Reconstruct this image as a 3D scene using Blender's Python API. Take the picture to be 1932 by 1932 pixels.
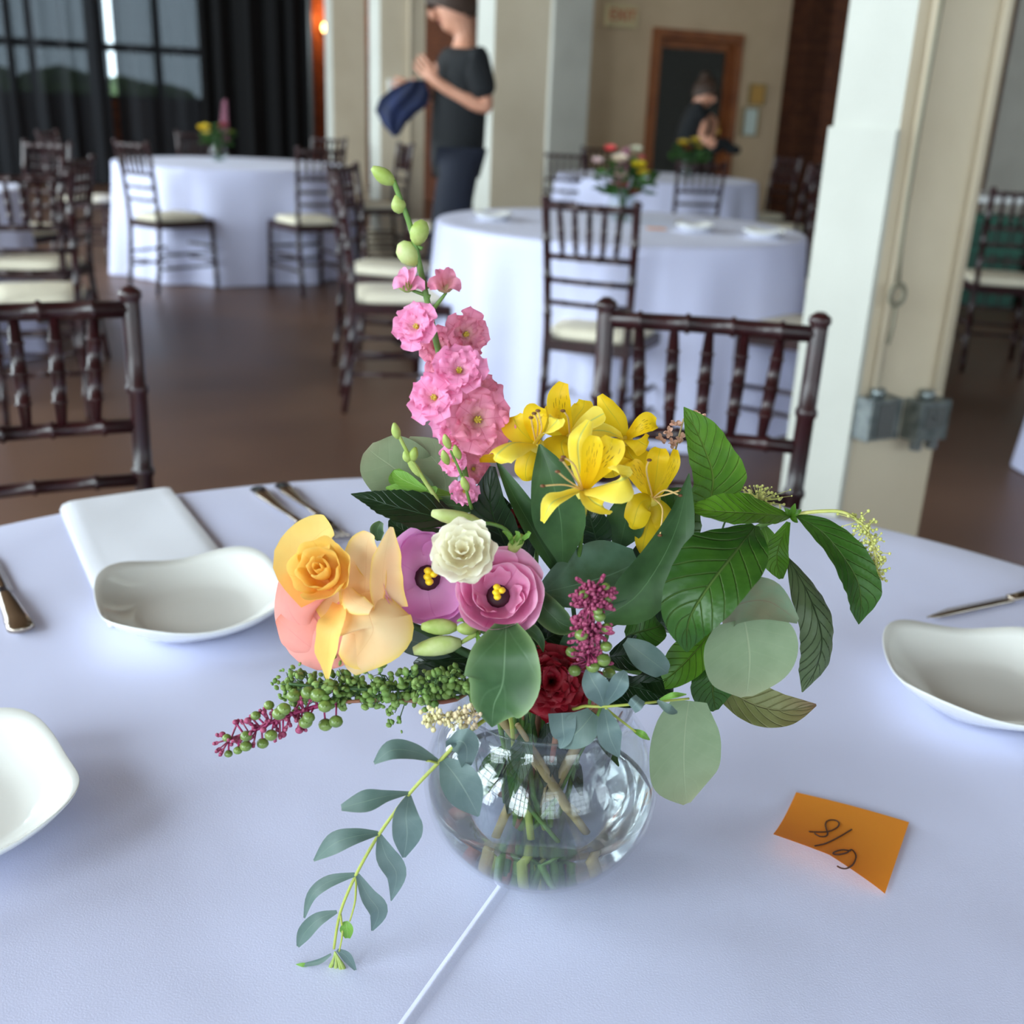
import bpy, bmesh, math, random
from mathutils import Vector as V, Matrix, noise
random.seed(7)
PI = math.pi
D = bpy.data
S = bpy.context.scene
for o in list(D.objects): D.objects.remove(o)
C = S.collection

# ------------------------------------------------------------------ camera
CH, CF, CP, CR = 1.17978, 2024.79, 0.357417, 0.0420884      # height, focal (px of 1932), pitch, roll
_F = V((0, math.cos(CP), -math.sin(CP)))
_R = V((1, 0, 0)); _U = _R.cross(_F)
R2 = _R * math.cos(CR) + _U * math.sin(CR)
U2 = -_R * math.sin(CR) + _U * math.cos(CR)
cam = D.cameras.new('camera'); co = D.objects.new('camera', cam); C.objects.link(co)
m = Matrix((R2, U2, -_F)).transposed().to_4x4(); m.translation = V((0, 0, CH)); co.matrix_world = m
cam.sensor_width = 36; cam.lens = 36 * CF / 1932; cam.clip_start = .02; cam.clip_end = 200
cam.dof.use_dof = True; cam.dof.focus_distance = .59; cam.dof.aperture_fstop = 8.0
S.camera = co
S.view_settings.view_transform = 'Standard'; S.view_settings.look = 'None'
S.view_settings.gamma = 1; S.view_settings.use_curve_mapping = False
S.view_settings.exposure = 1.0

# building axes: u runs along the window wall, v runs away from the camera
PHI = math.radians(27)
ua = V((math.cos(PHI), math.sin(PHI), 0)); va = V((-math.sin(PHI), math.cos(PHI), 0))
def UV(u, v, z=0): return ua * u + va * v + V((0, 0, z))

# ------------------------------------------------------------------ world and window light
W = D.worlds.new('sky'); S.world = W; W.use_nodes = True
bg = W.node_tree.nodes['Background']; bg.inputs[0].default_value = (.75, .88, 1.0, 1); bg.inputs[1].default_value = 1.6
def area(name, u, v, z, sx, sz, ndir, power, col=(.86, .93, 1.0)):
    l = D.lights.new(name, 'AREA'); l.shape = 'RECTANGLE'; l.size = sx; l.size_y = sz; l.energy = power; l.color = col
    o = D.objects.new(name, l); C.objects.link(o); o.location = UV(u, v, z)
    o.rotation_mode = 'QUATERNION'; o.rotation_quaternion = ndir.to_track_quat('-Z', 'Z')
    o['kind'] = 'structure'
WU, WV0, WV1, WU1 = -4.0, -6.0, 16.6, 11.2       # left wall u, near wall v, far wall v, right wall u
LEFT_WIN = [(-3.5, 2.4), (0.0, 2.4), (3.5, 2.4), (7.0, 2.4), (10.5, 2.4), (14, 2.2)]
NEAR_WIN = [(-2.0, 2.2), (1.4, 2.2), (4.8, 2.2), (8.2, 2.2)]
for i, (v, w) in enumerate(LEFT_WIN):
    area('window_light', WU - .12, v, 2.35, w, 2.9, ua, 165 if v < 5 else 240)
for i, (u, w) in enumerate(NEAR_WIN):
    area('window_light', u, WV0 - .12, 2.35, w, 2.9, va, 28)

# ------------------------------------------------------------------ pixel helpers (rays of the camera, used to survey real positions)
def ray(px, py): return _F * CF + R2 * (px - 966) - U2 * (py - 966)
def onH(px, py, h):
    r = ray(px, py); return V((0, 0, CH)) + r * ((h - CH) / r.z)
def onY(px, py, Y):
    r = ray(px, py); return V((0, 0, CH)) + r * (Y / r.y)
def onPlane(px, py, axis, val):
    r = ray(px, py); return V((0, 0, CH)) + r * (val / r.dot(axis))
VX, VY, TZ = .0235, .540, .752      # vase centre, table surface
def B(px, py, dy=0): return onY(px, py, VY + dy)
def pxm(p): return (p - V((0, 0, CH))).dot(_F) / CF      # metres per pixel at a point

# ------------------------------------------------------------------ materials
def lin(c):
    return tuple(((x / 255) / 12.92 if x / 255 <= .04045 else ((x / 255 + .055) / 1.055) ** 2.4) for x in c)
MT = {}
def mat(name, rgb, rough=.5, metal=0, spec=.5, noise_=None, bump=None, sheen=0, sss=0, coat=0, trans=0, rgb2=None, coord='Object'):
    """noise_=(scale, amount) mixes rgb->rgb2; bump=(scale, strength)"""
    if name in MT: return MT[name]
    m = D.materials.new(name); m.use_nodes = True; nt = m.node_tree; N = nt.nodes; L = nt.links
    p = N['Principled BSDF']; c = (*lin(rgb), 1)
    p.inputs['Base Color'].default_value = c; p.inputs['Roughness'].default_value = rough
    p.inputs['Metallic'].default_value = metal; p.inputs['Specular IOR Level'].default_value = spec
    p.inputs['Coat Weight'].default_value = coat
    if sheen: p.inputs['Sheen Weight'].default_value = sheen
    tc = N.new('ShaderNodeTexCoord')
    if noise_ or rgb2:
        n = N.new('ShaderNodeTexNoise'); n.inputs['Scale'].default_value = noise_[0]; n.inputs['Detail'].default_value = 4
        L.new(tc.outputs[coord], n.inputs['Vector'])
        r = N.new('ShaderNodeValToRGB'); r.color_ramp.elements[0].position = .35; r.color_ramp.elements[1].position = .68
        r.color_ramp.elements[0].color = c; r.color_ramp.elements[1].color = (*lin(rgb2 or rgb), 1)
        L.new(n.outputs['Fac'], r.inputs[0]); L.new(r.outputs[0], p.inputs['Base Color'])
    if bump:
        n = N.new('ShaderNodeTexNoise'); n.inputs['Scale'].default_value = bump[0]; n.inputs['Detail'].default_value = 3
        L.new(tc.outputs[coord], n.inputs['Vector'])
        b = N.new('ShaderNodeBump'); b.inputs['Strength'].default_value = bump[1]; b.inputs['Distance'].default_value = .01
        L.new(n.outputs['Fac'], b.inputs['Height']); L.new(b.outputs[0], p.inputs['Normal'])
    if trans:
        t = N.new('ShaderNodeBsdfTranslucent'); t.inputs[0].default_value = c
        src = p.inputs['Base Color'].links
        if src: L.new(src[0].from_socket, t.inputs[0])
        mx = N.new('ShaderNodeMixShader'); mx.inputs[0].default_value = trans
        L.new(p.outputs[0], mx.inputs[1]); L.new(t.outputs[0], mx.inputs[2]); L.new(mx.outputs[0], N['Material Output'].inputs[0])
    MT[name] = m; return m

def math_(nt, op, a, b=None, c=None):
    n = nt.nodes.new('ShaderNodeMath'); n.operation = op
    for i, x in enumerate((a, b, c)):
        if x is None: continue
        if isinstance(x, (int, float)): n.inputs[i].default_value = x
        else: nt.links.new(x, n.inputs[i])
    return n.outputs[0]
def leafmat(name, rgb, vein, rgb2=None, nveins=9, slant=2.2, vw=.10, rough=.42, bumps=.25, trans=.22, spec=.4, midw=.05, sidew=.5, edge=None, base=None, tip=None):
    """leaf / petal material: UV.x runs base->tip, UV.y 0..1 across"""
    if name in MT: return MT[name]
    m = D.materials.new(name); m.use_nodes = True; nt = m.node_tree; N = nt.nodes; L = nt.links
    p = N['Principled BSDF']; p.inputs['Roughness'].default_value = rough; p.inputs['Specular IOR Level'].default_value = spec
    uv = N.new('ShaderNodeUVMap'); sp = N.new('ShaderNodeSeparateXYZ'); L.new(uv.outputs[0], sp.inputs[0])
    u, v = sp.outputs[0], sp.outputs[1]
    s = math_(nt, 'ABSOLUTE', math_(nt, 'MULTIPLY_ADD', v, 2.0, -1.0))
    mid = math_(nt, 'SUBTRACT', 1.0, math_(nt, 'SMOOTH_MIN', math_(nt, 'DIVIDE', s, midw), 1.0, .2))
    ph = math_(nt, 'SUBTRACT', math_(nt, 'MULTIPLY', u, float(nveins)), math_(nt, 'MULTIPLY', s, slant))
    fr = math_(nt, 'PINGPONG', ph, .5)
    side = math_(nt, 'SUBTRACT', 1.0, math_(nt, 'SMOOTH_MIN', math_(nt, 'DIVIDE', fr, vw), 1.0, .3))
    side = math_(nt, 'MULTIPLY', side, sidew)
    vm = math_(nt, 'MAXIMUM', mid, side)
    n = N.new('ShaderNodeTexNoise'); n.inputs['Scale'].default_value = 60; n.inputs['Detail'].default_value = 3
    tc = N.new('ShaderNodeTexCoord'); L.new(tc.outputs['Object'], n.inputs['Vector'])
    def mix(f, a, b):
        x = N.new('ShaderNodeMix'); x.data_type = 'RGBA'
        for k, val in ((0, f), (6, a), (7, b)):
            if isinstance(val, (int, float)): x.inputs[k].default_value = val
            elif isinstance(val, tuple): x.inputs[k].default_value = (*lin(val), 1)
            else: L.new(val, x.inputs[k])
        return x.outputs[2]
    col = mix(math_(nt, 'MULTIPLY_ADD', n.outputs['Fac'], 2.6, -.8), rgb, rgb2 or rgb)
    if base: col = mix(math_(nt, 'POWER', math_(nt, 'SUBTRACT', 1.0, u), 3.0), col, base)
    if tip: col = mix(math_(nt, 'POWER', u, 4.0), col, tip)
    if edge: col = mix(math_(nt, 'POWER', s, 6.0), col, edge)
    col = mix(vm, col, vein)
    L.new(col, p.inputs['Base Color'])
    hgt = math_(nt, 'ADD', math_(nt, 'MULTIPLY', vm, -1.0), math_(nt, 'MULTIPLY', n.outputs['Fac'], .5))
    b = N.new('ShaderNodeBump'); b.inputs['Strength'].default_value = bumps; b.inputs['Distance'].default_value = .002
    L.new(hgt, b.inputs['Height']); L.new(b.outputs[0], p.inputs['Normal'])
    t = N.new('ShaderNodeBsdfTranslucent'); L.new(col, t.inputs[0]); mx = N.new('ShaderNodeMixShader'); mx.inputs[0].default_value = trans
    L.new(p.outputs[0], mx.inputs[1]); L.new(t.outputs[0], mx.inputs[2]); L.new(mx.outputs[0], N['Material Output'].inputs[0])
    MT[name] = m; return m

M_wood = mat('dark_mahogany', (50, 14, 18), .34, spec=.5, coat=.12, noise_=(14, 1), rgb2=(30, 8, 12))
M_cush = mat('cream_cushion', (232, 224, 202), .8)
M_leg = mat('table_steel', (90, 90, 92), .4, metal=.8)
M_ply = mat('table_ply', (150, 120, 85), .6)

# ------------------------------------------------------------------ mesh helpers
def link(name, me, material=None, parent=None, smooth=True):
    o = D.objects.new(name, me); C.objects.link(o)
    if material:
        for mm in (material if isinstance(material, (list, tuple)) else [material]): me.materials.append(mm)
    if parent: o.parent = parent; o.matrix_parent_inverse = Matrix.Identity(4)
    if smooth: me.shade_smooth()
    return o
class MB:
    """collects shapes into one mesh; coordinates are relative to org"""
    def __init__(s, org=None): s.v = []; s.f = []; s.uv = []; s.mi = []; s.o = V(org) if org is not None else V((0, 0, 0)); s.cur = 0
    def add(s, vs, fs, uvs=None):
        k = len(s.v); s.v += [V(p) - s.o for p in vs]
        s.uv += uvs if uvs else [(0, 0)] * len(vs)
        for f in fs: s.f.append([k + i for i in f]); s.mi.append(s.cur)
    def box(s, c, d, R=None, bev=0):
        c = V(c); vs = []
        for x in (-1, 1):
            for y in (-1, 1):
                for z in (-1, 1):
                    q = V((x * d[0] / 2, y * d[1] / 2, z * d[2] / 2)); vs.append(c + (R @ q if R else q))
        s.add(vs, [(0, 1, 3, 2), (4, 6, 7, 5), (0, 4, 5, 1), (2, 3, 7, 6), (0, 2, 6, 4), (1, 5, 7, 3)])
    def tube(s, pts, rad, n=8, cap=True, flat=1.0):
        pts = [V(p) for p in pts]; m_ = len(pts)
        if not isinstance(rad, (list, tuple)): rad = [rad] * m_
        t0 = (pts[1] - pts[0]).normalized(); up = V((0, 0, 1)) if abs(t0.z) < .9 else V((1, 0, 0))
        a = t0.cross(up).normalized(); vs = []; fs = []
        for i, p in enumerate(pts):
            t = (pts[min(i + 1, m_ - 1)] - pts[max(i - 1, 0)]).normalized()
            a = (a - t * a.dot(t)).normalized(); b = t.cross(a)
            for j in range(n):
                th = 2 * PI * j / n; vs.append(p + (a * math.cos(th) + b * math.sin(th) * flat) * rad[i])
        for i in range(m_ - 1):
            for j in range(n):
                fs.append((i * n + j, i * n + (j + 1) % n, (i + 1) * n + (j + 1) % n, (i + 1) * n + j))
        if cap: fs.append(tuple(range(n))[::-1]); fs.append(tuple((m_ - 1) * n + j for j in range(n)))
        s.add(vs, fs)
    def lathe(s, prof, c=(0, 0, 0), n=32, close=False):
        c = V(c); vs = []; fs = []; m_ = len(prof)
        for (r, z) in prof:
            for j in range(n):
                th = 2 * PI * j / n; vs.append(c + V((r * math.cos(th), r * math.sin(th), z)))
        for i in range(m_ - 1):
            for j in range(n): fs.append((i * n + j, i * n + (j + 1) % n, (i + 1) * n + (j + 1) % n, (i + 1) * n + j))
        if close: fs.append(tuple(range(n))[::-1]); fs.append(tuple((m_ - 1) * n + j for j in range(n)))
        s.add(vs, fs)
    def ball(s, c, r, n=8, sc=(1, 1, 1), R=None):
        c = V(c); vs = []; fs = []; k = n // 2 + 1
        for i in range(k + 1):
            a = PI * i / k
            for j in range(n):
                th = 2 * PI * j / n
                q = V((math.sin(a) * math.cos(th) * sc[0], math.sin(a) * math.sin(th) * sc[1], math.cos(a) * sc[2])) * r
                vs.append(c + (R @ q if R else q))
        for i in range(k):
            for j in range(n): fs.append((i * n + j, (i + 1) * n + j, (i + 1) * n + (j + 1) % n, i * n + (j + 1) % n))
        s.add(vs, fs)
    def build(s, name, material=None, parent=None, smooth=True, loc=None):
        me = D.meshes.new(name); me.from_pydata([tuple(p) for p in s.v], [], s.f)
        ul = me.uv_layers.new(name='UVMap')
        for lp in me.loops: ul.data[lp.index].uv = s.uv[lp.vertex_index]
        o = link(name, me, material, parent, smooth)
        if isinstance(material, (list, tuple)):
            for p_, i_ in zip(me.polygons, s.mi): p_.material_index = i_
        if not parent: o.location = s.o
        return o
def tag(o, label=None, cat=None, group=None, kind=None):
    if label: o['label'] = label
    if cat: o['category'] = cat
    if group: o['group'] = group
    if kind: o['kind'] = kind
    return o
def thing(name, label, cat, loc=(0, 0, 0), rz=0, group=None):
    o = D.objects.new(name, None); C.objects.link(o); o.location = loc; o.rotation_euler = (0, 0, rz); o.empty_display_size = .05
    return tag(o, label, cat, group)
def dup(root, loc, rz, label=None, group=None):
    r = root.copy(); C.objects.link(r); r.location = loc; r.rotation_euler = (0, 0, rz)
    if label: r['label'] = label
    if group: r['group'] = group
    for ch in list(root.children):
        c = ch.copy(); C.objects.link(c); c.parent = r
        for g in list(ch.children):
            d = g.copy(); C.objects.link(d); d.parent = c
    return r
def cr(pts, t):
    """Catmull-Rom through pts, t in 0..1"""
    n = len(pts) - 1; x = min(max(t, 0), 1) * n; i = min(int(x), n - 1); f = x - i
    p0 = pts[max(i - 1, 0)]; p1 = pts[i]; p2 = pts[i + 1]; p3 = pts[min(i + 2, n)]
    return (p1 * 2 + (p2 - p0) * f + (p0 * 2 - p1 * 5 + p2 * 4 - p3) * f * f + (p1 * 3 - p0 - p2 * 3 + p3) * f ** 3) * .5
def blade(mb, pts, wid, nrm, cup=.25, ruf=0, rf=3, ph=0, nu=16, nv=8, quilt=0, nq=9, asym=0, serr=0, wave=0):
    """a leaf or petal: midrib pts (world), half widths (metres), nrm = side it shows"""
    vs = []; fs = []; uvs = []
    nr = nrm if isinstance(nrm, list) else [nrm, nrm]
    for i in range(nu + 1):
        t = i / nu; c = cr(pts, t); tn = (cr(pts, min(t + .01, 1)) - cr(pts, max(t - .01, 0))).normalized()
        n0 = cr(nr, t); w = max(cr(wid, t), 0)
        sd = tn.cross(n0).normalized(); n_ = sd.cross(tn).normalized()
        for j in range(nv + 1):
            s_ = -1 + 2 * j / nv
            a = abs(s_)
            off = cup * w * a * a + ruf * w * math.sin(rf * 2 * PI * t + ph + (1.3 if s_ > 0 else 0)) * a ** 2.5
            off += wave * math.sin(2.2 * PI * t + ph) * w
            if quilt: off += quilt * w * (.5 - abs(((t * nq - a * 2.2) % 1) - .5)) * 2 * (a * (1.25 - a) * 3) 
            ww = w * (1 + (serr * (((t * 14 + .3) % 1) - .5) if a > .9 else 0)) * (1 + asym * s_)
            vs.append(c + sd * ww * s_ + n_ * off); uvs.append((t, (s_ + 1) / 2))
    for i in range(nu):
        for j in range(nv):
            k = i * (nv + 1) + j; fs.append((k, k + 1, k + nv + 2, k + nv + 1))
    mb.add(vs, fs, uvs)
def camN(tr=0, tu=0): return (-_F + R2 * tr + U2 * tu).normalized()
def leaf(name, parent, px, hw, material, tr=0, tu=.35, label=None, **k):
    """px: list of (x, y, dy); hw: half widths in pixels"""
    pts = [B(*p) for p in px]; sc = pxm(pts[len(pts) // 2]); wid = [w * sc for w in hw]
    org = parent_org(parent)
    mb = MB(org); blade(mb, pts, wid, camN(tr, tu), **k)
    o = mb.build(name, material, parent)
    if label: o['label'] = label
    return o
def parent_org(p):
    return V(p.get('_org')) if p and p.get('_org') is not None else V((0, 0, 0))
def stemthing(name, label, cat, group=None):
    """a stem standing in the vase: thing whose base is on the vase floor"""
    base = V((VX + random.uniform(-.014, .014), VY + random.uniform(-.012, .012), TZ + .008))
    t = thing(name, label, cat, base, 0, group); t['_org'] = list(base); return t, base
def stem(t, base, px, r, material, inb=None, name='stem'):
    """tube from the vase floor through the neck then along px points"""
    neck = inb or V((VX + random.uniform(-.03, .03), VY + random.uniform(-.02, .03), TZ + .125))
    raw = [base, base.lerp(neck, .5) + V((0, 0, .0)), neck] + [B(*p) for p in px]
    n = (len(raw) - 1) * 5; pts = [cr(raw, i / n) for i in range(n + 1)]
    mb = MB(base); mb.tube(pts, [r * (1 - .45 * i / n) for i in range(n + 1)], 8)
    return mb.build(name, material, t)

# ================================================================== SETTING
def wallmat(name, c, c2, sc=3): return mat(name, c, .85, noise_=(sc, 1), rgb2=c2, bump=(30, .1))
M_wall_b = wallmat('beige_plaster', (212, 186, 154), (202, 176, 144))
M_pil = wallmat('cream_paint', (214, 200, 176), (204, 189, 164))
M_white = wallmat('white_paint', (226, 226, 222), (218, 219, 216))
M_pilW = wallmat('pale_paint', (192, 192, 184), (184, 184, 176))
M_grey = wallmat('grey_paint', (204, 202, 192), (194, 192, 182))
M_ceil = mat('ceiling_timber', (120, 96, 72), .8, noise_=(4, 1), rgb2=(100, 78, 56))
def brickmat(name, c1, c2, mo, sc=4.2):
    m = D.materials.new(name); m.use_nodes = True; nt = m.node_tree; N = nt.nodes; L = nt.links; p = N['Principled BSDF']
    p.inputs['Roughness'].default_value = .85
    b = N.new('ShaderNodeTexBrick'); b.inputs['Color1'].default_value = (*lin(c1), 1); b.inputs['Color2'].default_value = (*lin(c2), 1)
    b.inputs['Mortar'].default_value = (*lin(mo), 1); b.inputs['Scale'].default_value = sc; b.inputs['Mortar Size'].default_value = .018
    uv = N.new('ShaderNodeUVMap'); L.new(uv.outputs[0], b.inputs['Vector']); L.new(b.outputs[0], p.inputs['Base Color'])
    bp = N.new('ShaderNodeBump'); bp.inputs['Strength'].default_value = .4; bp.inputs['Distance'].default_value = .01
    L.new(b.outputs[1], bp.inputs['Height']); bp.invert = True; L.new(bp.outputs[0], p.inputs['Normal'])
    MT[name] = m; return m
M_brick = brickmat('brown_brick', (112, 62, 36), (88, 46, 28), (60, 40, 30))
M_brick2 = brickmat('orange_brick', (150, 78, 40), (126, 62, 32), (80, 50, 34))

fm = D.materials.new('polished_floor'); fm.use_nodes = True
nt = fm.node_tree; N = nt.nodes; L = nt.links; p = N['Principled BSDF']
tc = N.new('ShaderNodeTexCoord'); n1 = N.new('ShaderNodeTexNoise'); n1.inputs['Scale'].default_value = .9; n1.inputs['Detail'].default_value = 6
L.new(tc.outputs['Object'], n1.inputs['Vector']); r1 = N.new('ShaderNodeValToRGB')
r1.color_ramp.elements[0].position = .3; r1.color_ramp.elements[1].position = .7
r1.color_ramp.elements[0].color = (*lin((84, 58, 44)), 1); r1.color_ramp.elements[1].color = (*lin((118, 88, 70)), 1)
L.new(n1.outputs[0], r1.inputs[0]); L.new(r1.outputs[0], p.inputs['Base Color'])
r2 = N.new('ShaderNodeMapRange'); r2.inputs[3].default_value = .3; r2.inputs[4].default_value = .48; L.new(n1.outputs[0], r2.inputs[0]); L.new(r2.outputs[0], p.inputs['Roughness'])
p.inputs['Specular IOR Level'].default_value = .55

def struct(o): o['kind'] = 'structure'; return o
def quadwall(mb, p0, p1, z0, z1, th, side):
    """vertical slab from p0 to p1 with UVs in metres"""
    d = (p1 - p0); L_ = d.length; n = side.normalized() * th
    def f(a, b, c, dd, uvs): mb.add([a, b, c, dd], [(0, 1, 2, 3)], uvs)
    A = p0 + V((0, 0, z0)); Bq = p1 + V((0, 0, z0)); Cq = p1 + V((0, 0, z1)); Dq = p0 + V((0, 0, z1))
    f(A, Bq, Cq, Dq, [(0, z0), (L_, z0), (L_, z1), (0, z1)])
    f(A + n, Dq + n, Cq + n, Bq + n, [(0, z0), (0, z1), (L_, z1), (L_, z0)])
    f(A, Dq, Dq + n, A + n, [(0, z0), (0, z1), (th, z1), (th, z0)]); f(Bq, Bq + n, Cq + n, Cq, [(0, z0), (th, z0), (th, z1), (0, z1)])
    f(Dq, Cq, Cq + n, Dq + n, [(0, 0), (L_, 0), (L_, th), (0, th)]); f(A, A + n, Bq + n, Bq, [(0, 0), (0, th), (L_, th), (L_, 0)])
def wall_open(name, fn, a0, a1, openings, H, th, side, material):
    """wall along parameter a (fn(a)->point) with openings (a, width, z0, z1)"""
    mb = MB(); cur = a0
    for (a, w, z0, z1) in sorted(openings):
        quadwall(mb, fn(cur), fn(a - w / 2), 0, H, th, side)
        if z0 > 0: quadwall(mb, fn(a - w / 2), fn(a + w / 2), 0, z0, th, side)
        quadwall(mb, fn(a - w / 2), fn(a + w / 2), z1, H, th, side)
        cur = a + w / 2
    quadwall(mb, fn(cur), fn(a1), 0, H, th, side)
    return struct(mb.build(name, material, smooth=False))
HC = 4.4
# floor
mb = MB(); cs = [UV(WU - .3, WV0 - .3), UV(WU1 + .3, WV0 - .3), UV(WU1 + .3, WV1 + .3), UV(WU - .3, WV1 + .3)]
mb.add([q + V((0, 0, 0)) for q in cs] + [q - V((0, 0, .1)) for q in cs], [(0, 1, 2, 3), (7, 6, 5, 4), (0, 4, 5, 1), (1, 5, 6, 2), (2, 6, 7, 3), (3, 7, 4, 0)])
struct(mb.build('floor', fm, smooth=False))
mb = MB(); mb.add([q + V((0, 0, HC)) for q in cs] + [q + V((0, 0, HC + .1)) for q in cs], [(3, 2, 1, 0), (4, 5, 6, 7), (0, 1, 5, 4), (1, 2, 6, 5), (2, 3, 7, 6), (3, 0, 4, 7)])
struct(mb.build('ceiling', M_ceil, smooth=False))
wall_open('wall_left', lambda v: UV(WU, v), WV0, WV1, [(v, w, .9, 3.8) for v, w in LEFT_WIN], HC, .3, -ua, M_white)
wall_open('wall_near', lambda u: UV(u, WV0), WU, WU1, [(u, w, .9, 3.8) for u, w in NEAR_WIN], HC, .3, -va, M_white)
wall_open('wall_right', lambda v: UV(WU1, v), WV0, WV1, [], HC, .2, ua, M_grey)
M_frame = mat('window_steel', (40, 42, 46), .5)
M_glass = D.materials.new('pane_glass'); M_glass.use_nodes = True
def thinglass(m, tint=(1, 1, 1), ior=1.45, rough=0.0, gl=(1, 1, 1)):
    m.use_nodes = True; nt = m.node_tree; N = nt.nodes; L = nt.links; N.clear()
    o = N.new('ShaderNodeOutputMaterial'); t = N.new('ShaderNodeBsdfTransparent'); g = N.new('ShaderNodeBsdfGlossy'); f = N.new('ShaderNodeLayerWeight'); mx = N.new('ShaderNodeMixShader')
    t.inputs[0].default_value = (*tint, 1); g.inputs['Roughness'].default_value = rough; g.inputs[0].default_value = (*gl, 1); f.inputs[0].default_value = .5; f0 = ((ior - 1) / (ior + 1)) ** 2
    L.new(math_(nt, 'MULTIPLY_ADD', math_(nt, 'POWER', f.outputs['Facing'], 4.5), .9 - f0, f0), mx.inputs[0]); L.new(t.outputs[0], mx.inputs[1]); L.new(g.outputs[0], mx.inputs[2]); L.new(mx.outputs[0], o.inputs[0])
thinglass(M_glass, (.93, .96, .95))
wn = 0
def window(center, along, w, z0, z1, cols, rows, inward):
    global wn; wn += 1
    mb = MB(center); R = Matrix((along, inward, V((0, 0, 1)))).transposed()
    h = z1 - z0; zc = (z0 + z1) / 2
    for k in range(cols + 1):
        t = .07 if k in (0, cols) else .035
        mb.box(center + along * (-w / 2 + w * k / cols) + V((0, 0, zc)), (t, .06, h), R)
    for k in range(rows + 1):
        t = .07 if k in (0, rows) else .035
        mb.box(center + V((0, 0, z0 + h * k / rows)), (w, .055, t), R)
    o = struct(mb.build('window_%d' % wn, M_frame, smooth=False))
    g = MB(center); g.box(center + V((0, 0, zc)), (w - .02, .006, h - .02), R); g.build('glass_pane', M_glass, o, smooth=False)
    s_ = MB(center); s_.box(center + inward * .12 + V((0, 0, z0 - .02)), (w + .1, .2, .04), R); s_.build('window_sill', M_white, o, smooth=False)
for v, w in LEFT_WIN: window(UV(WU - .05, v), va, w, .9, 3.8, 4, 5, ua)
for u, w in NEAR_WIN: window(UV(u, WV0 - .05), ua, w, .9, 3.8, 4, 5, va)

# far window wall: opening behind the sheer curtains
def uv_of(px, py, v): q = onPlane(px, py, va, v); return q.dot(ua), q.z
uA = -3.6; uB = uv_of(384, 100, WV1)[0]
zsill = uv_of(250, 188, WV1)[1]
wall_open('wall_back', lambda u: UV(u, WV1), WU, WU1, [((uA + uB) / 2, uB - uA, zsill, 4.1)], HC, .3, va, M_brick2)
# framing of that long window: uprights and rails where the photo shows them
wn += 1; mb = MB(UV((uA + uB) / 2, WV1 + .1)); RR = Matrix((ua, va, V((0, 0, 1)))).transposed()
ups = [uv_of(x, 60, WV1)[0] for x in (16, 56, 178, 297, 384)]
step = ups[4] - ups[2]
for u in [uA] + [ups[0] - 1.1] + ups: mb.box(UV(u, WV1 + .1, (zsill + 4.1) / 2), (.09, .1, 4.1 - zsill), RR)
mb.box(UV(ups[2] - .0, WV1 + .1, (zsill + 4.1) / 2), (.22, .12, 4.1 - zsill), RR)
zr = uv_of(200, 88, WV1)[1]
for z in (zsill, zr, zr + 1.25, 4.1): mb.box(UV((uA + uB) / 2, WV1 + .1, z), (uB - uA, .09, .1), RR)
w_ = struct(mb.build('window_%d' % wn, M_frame, smooth=False))
mb = MB(UV((uA + uB) / 2, WV1 + .1)); mb.box(UV((uA + uB) / 2, WV1 + .1, (zsill + 4.1) / 2), (uB - uA, .008, 4.1 - zsill - .02), RR); mb.build('glass_pane', M_glass, w_, smooth=False)
# ground and trees outside
M_ground = mat('outdoor_ground', (70, 84, 52), .9, noise_=(.6, 1), rgb2=(96, 98, 84))
mb = MB(); q = [UV(-30, WV1 + .5, -.6), UV(20, WV1 + .5, -.6), UV(20, WV1 + 60, -.6), UV(-30, WV1 + 60, -.6)]; mb.add(q, [(0, 1, 2, 3)]); struct(mb.build('ground', M_ground, smooth=False))
mb = MB(UV(-2, WV1 + 22, -.6)); random.seed(3)
for k in range(46):
    u = -16 + k * .62; r = random.uniform(1.0, 1.7)
    mb.ball(UV(u, WV1 + 22 + random.uniform(-1, 1), .2 + random.uniform(-.2, .35)), r, 9, (1.2, 1, .9))
tr_ = mb.build('hedge', mat('hedge_leaves', (74, 92, 46), .9, noise_=(3, 1), rgb2=(28, 44, 20), bump=(9, 1)))
tag(tr_, 'long dark green line of trees outside behind the far window', 'trees', kind='stuff')

# beige partition with a door, grey pier beside it, brick pilaster in its corner
VB = 10.0
def u_at(px, v, py=150): return uv_of(px, py, v)[0]
uL = u_at(1112, VB); uD0 = u_at(1230, VB, 250); uD1 = u_at(1392, VB, 100); uP0 = u_at(1478, VB)
zD = uv_of(1300, 72, VB)[1]
uD0 = u_at(1238, VB, 100); uD1 = u_at(1388, VB, 100)
wall_open('wall_partition', lambda u: UV(u, VB), uL, WU1, [((uD0 + uD1) / 2, uD1 - uD0, 0, zD)], HC, .25, va, M_wall_b)
mb = MB(); quadwall(mb, UV(uL, VB + .25), UV(uL, WV1), 0, HC, .2, ua); struct(mb.build('wall_passage', M_brick, smooth=False))
mb = MB(); quadwall(mb, UV(uP0, VB - .32), UV(WU1, VB - .32), 0, HC, .32, va); quadwall(mb, UV(uP0, VB - .32), UV(uP0, VB), 0, HC, .3, ua)
struct(mb.build('wall_pilaster', M_brick, smooth=False))
mb = MB(); quadwall(mb, UV(uD0 - .8, VB + 1.8), UV(uD1 + 1.2, VB + 1.8), 0, HC, .1, va); struct(mb.build('wall_corridor', M_brick, smooth=False))
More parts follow.
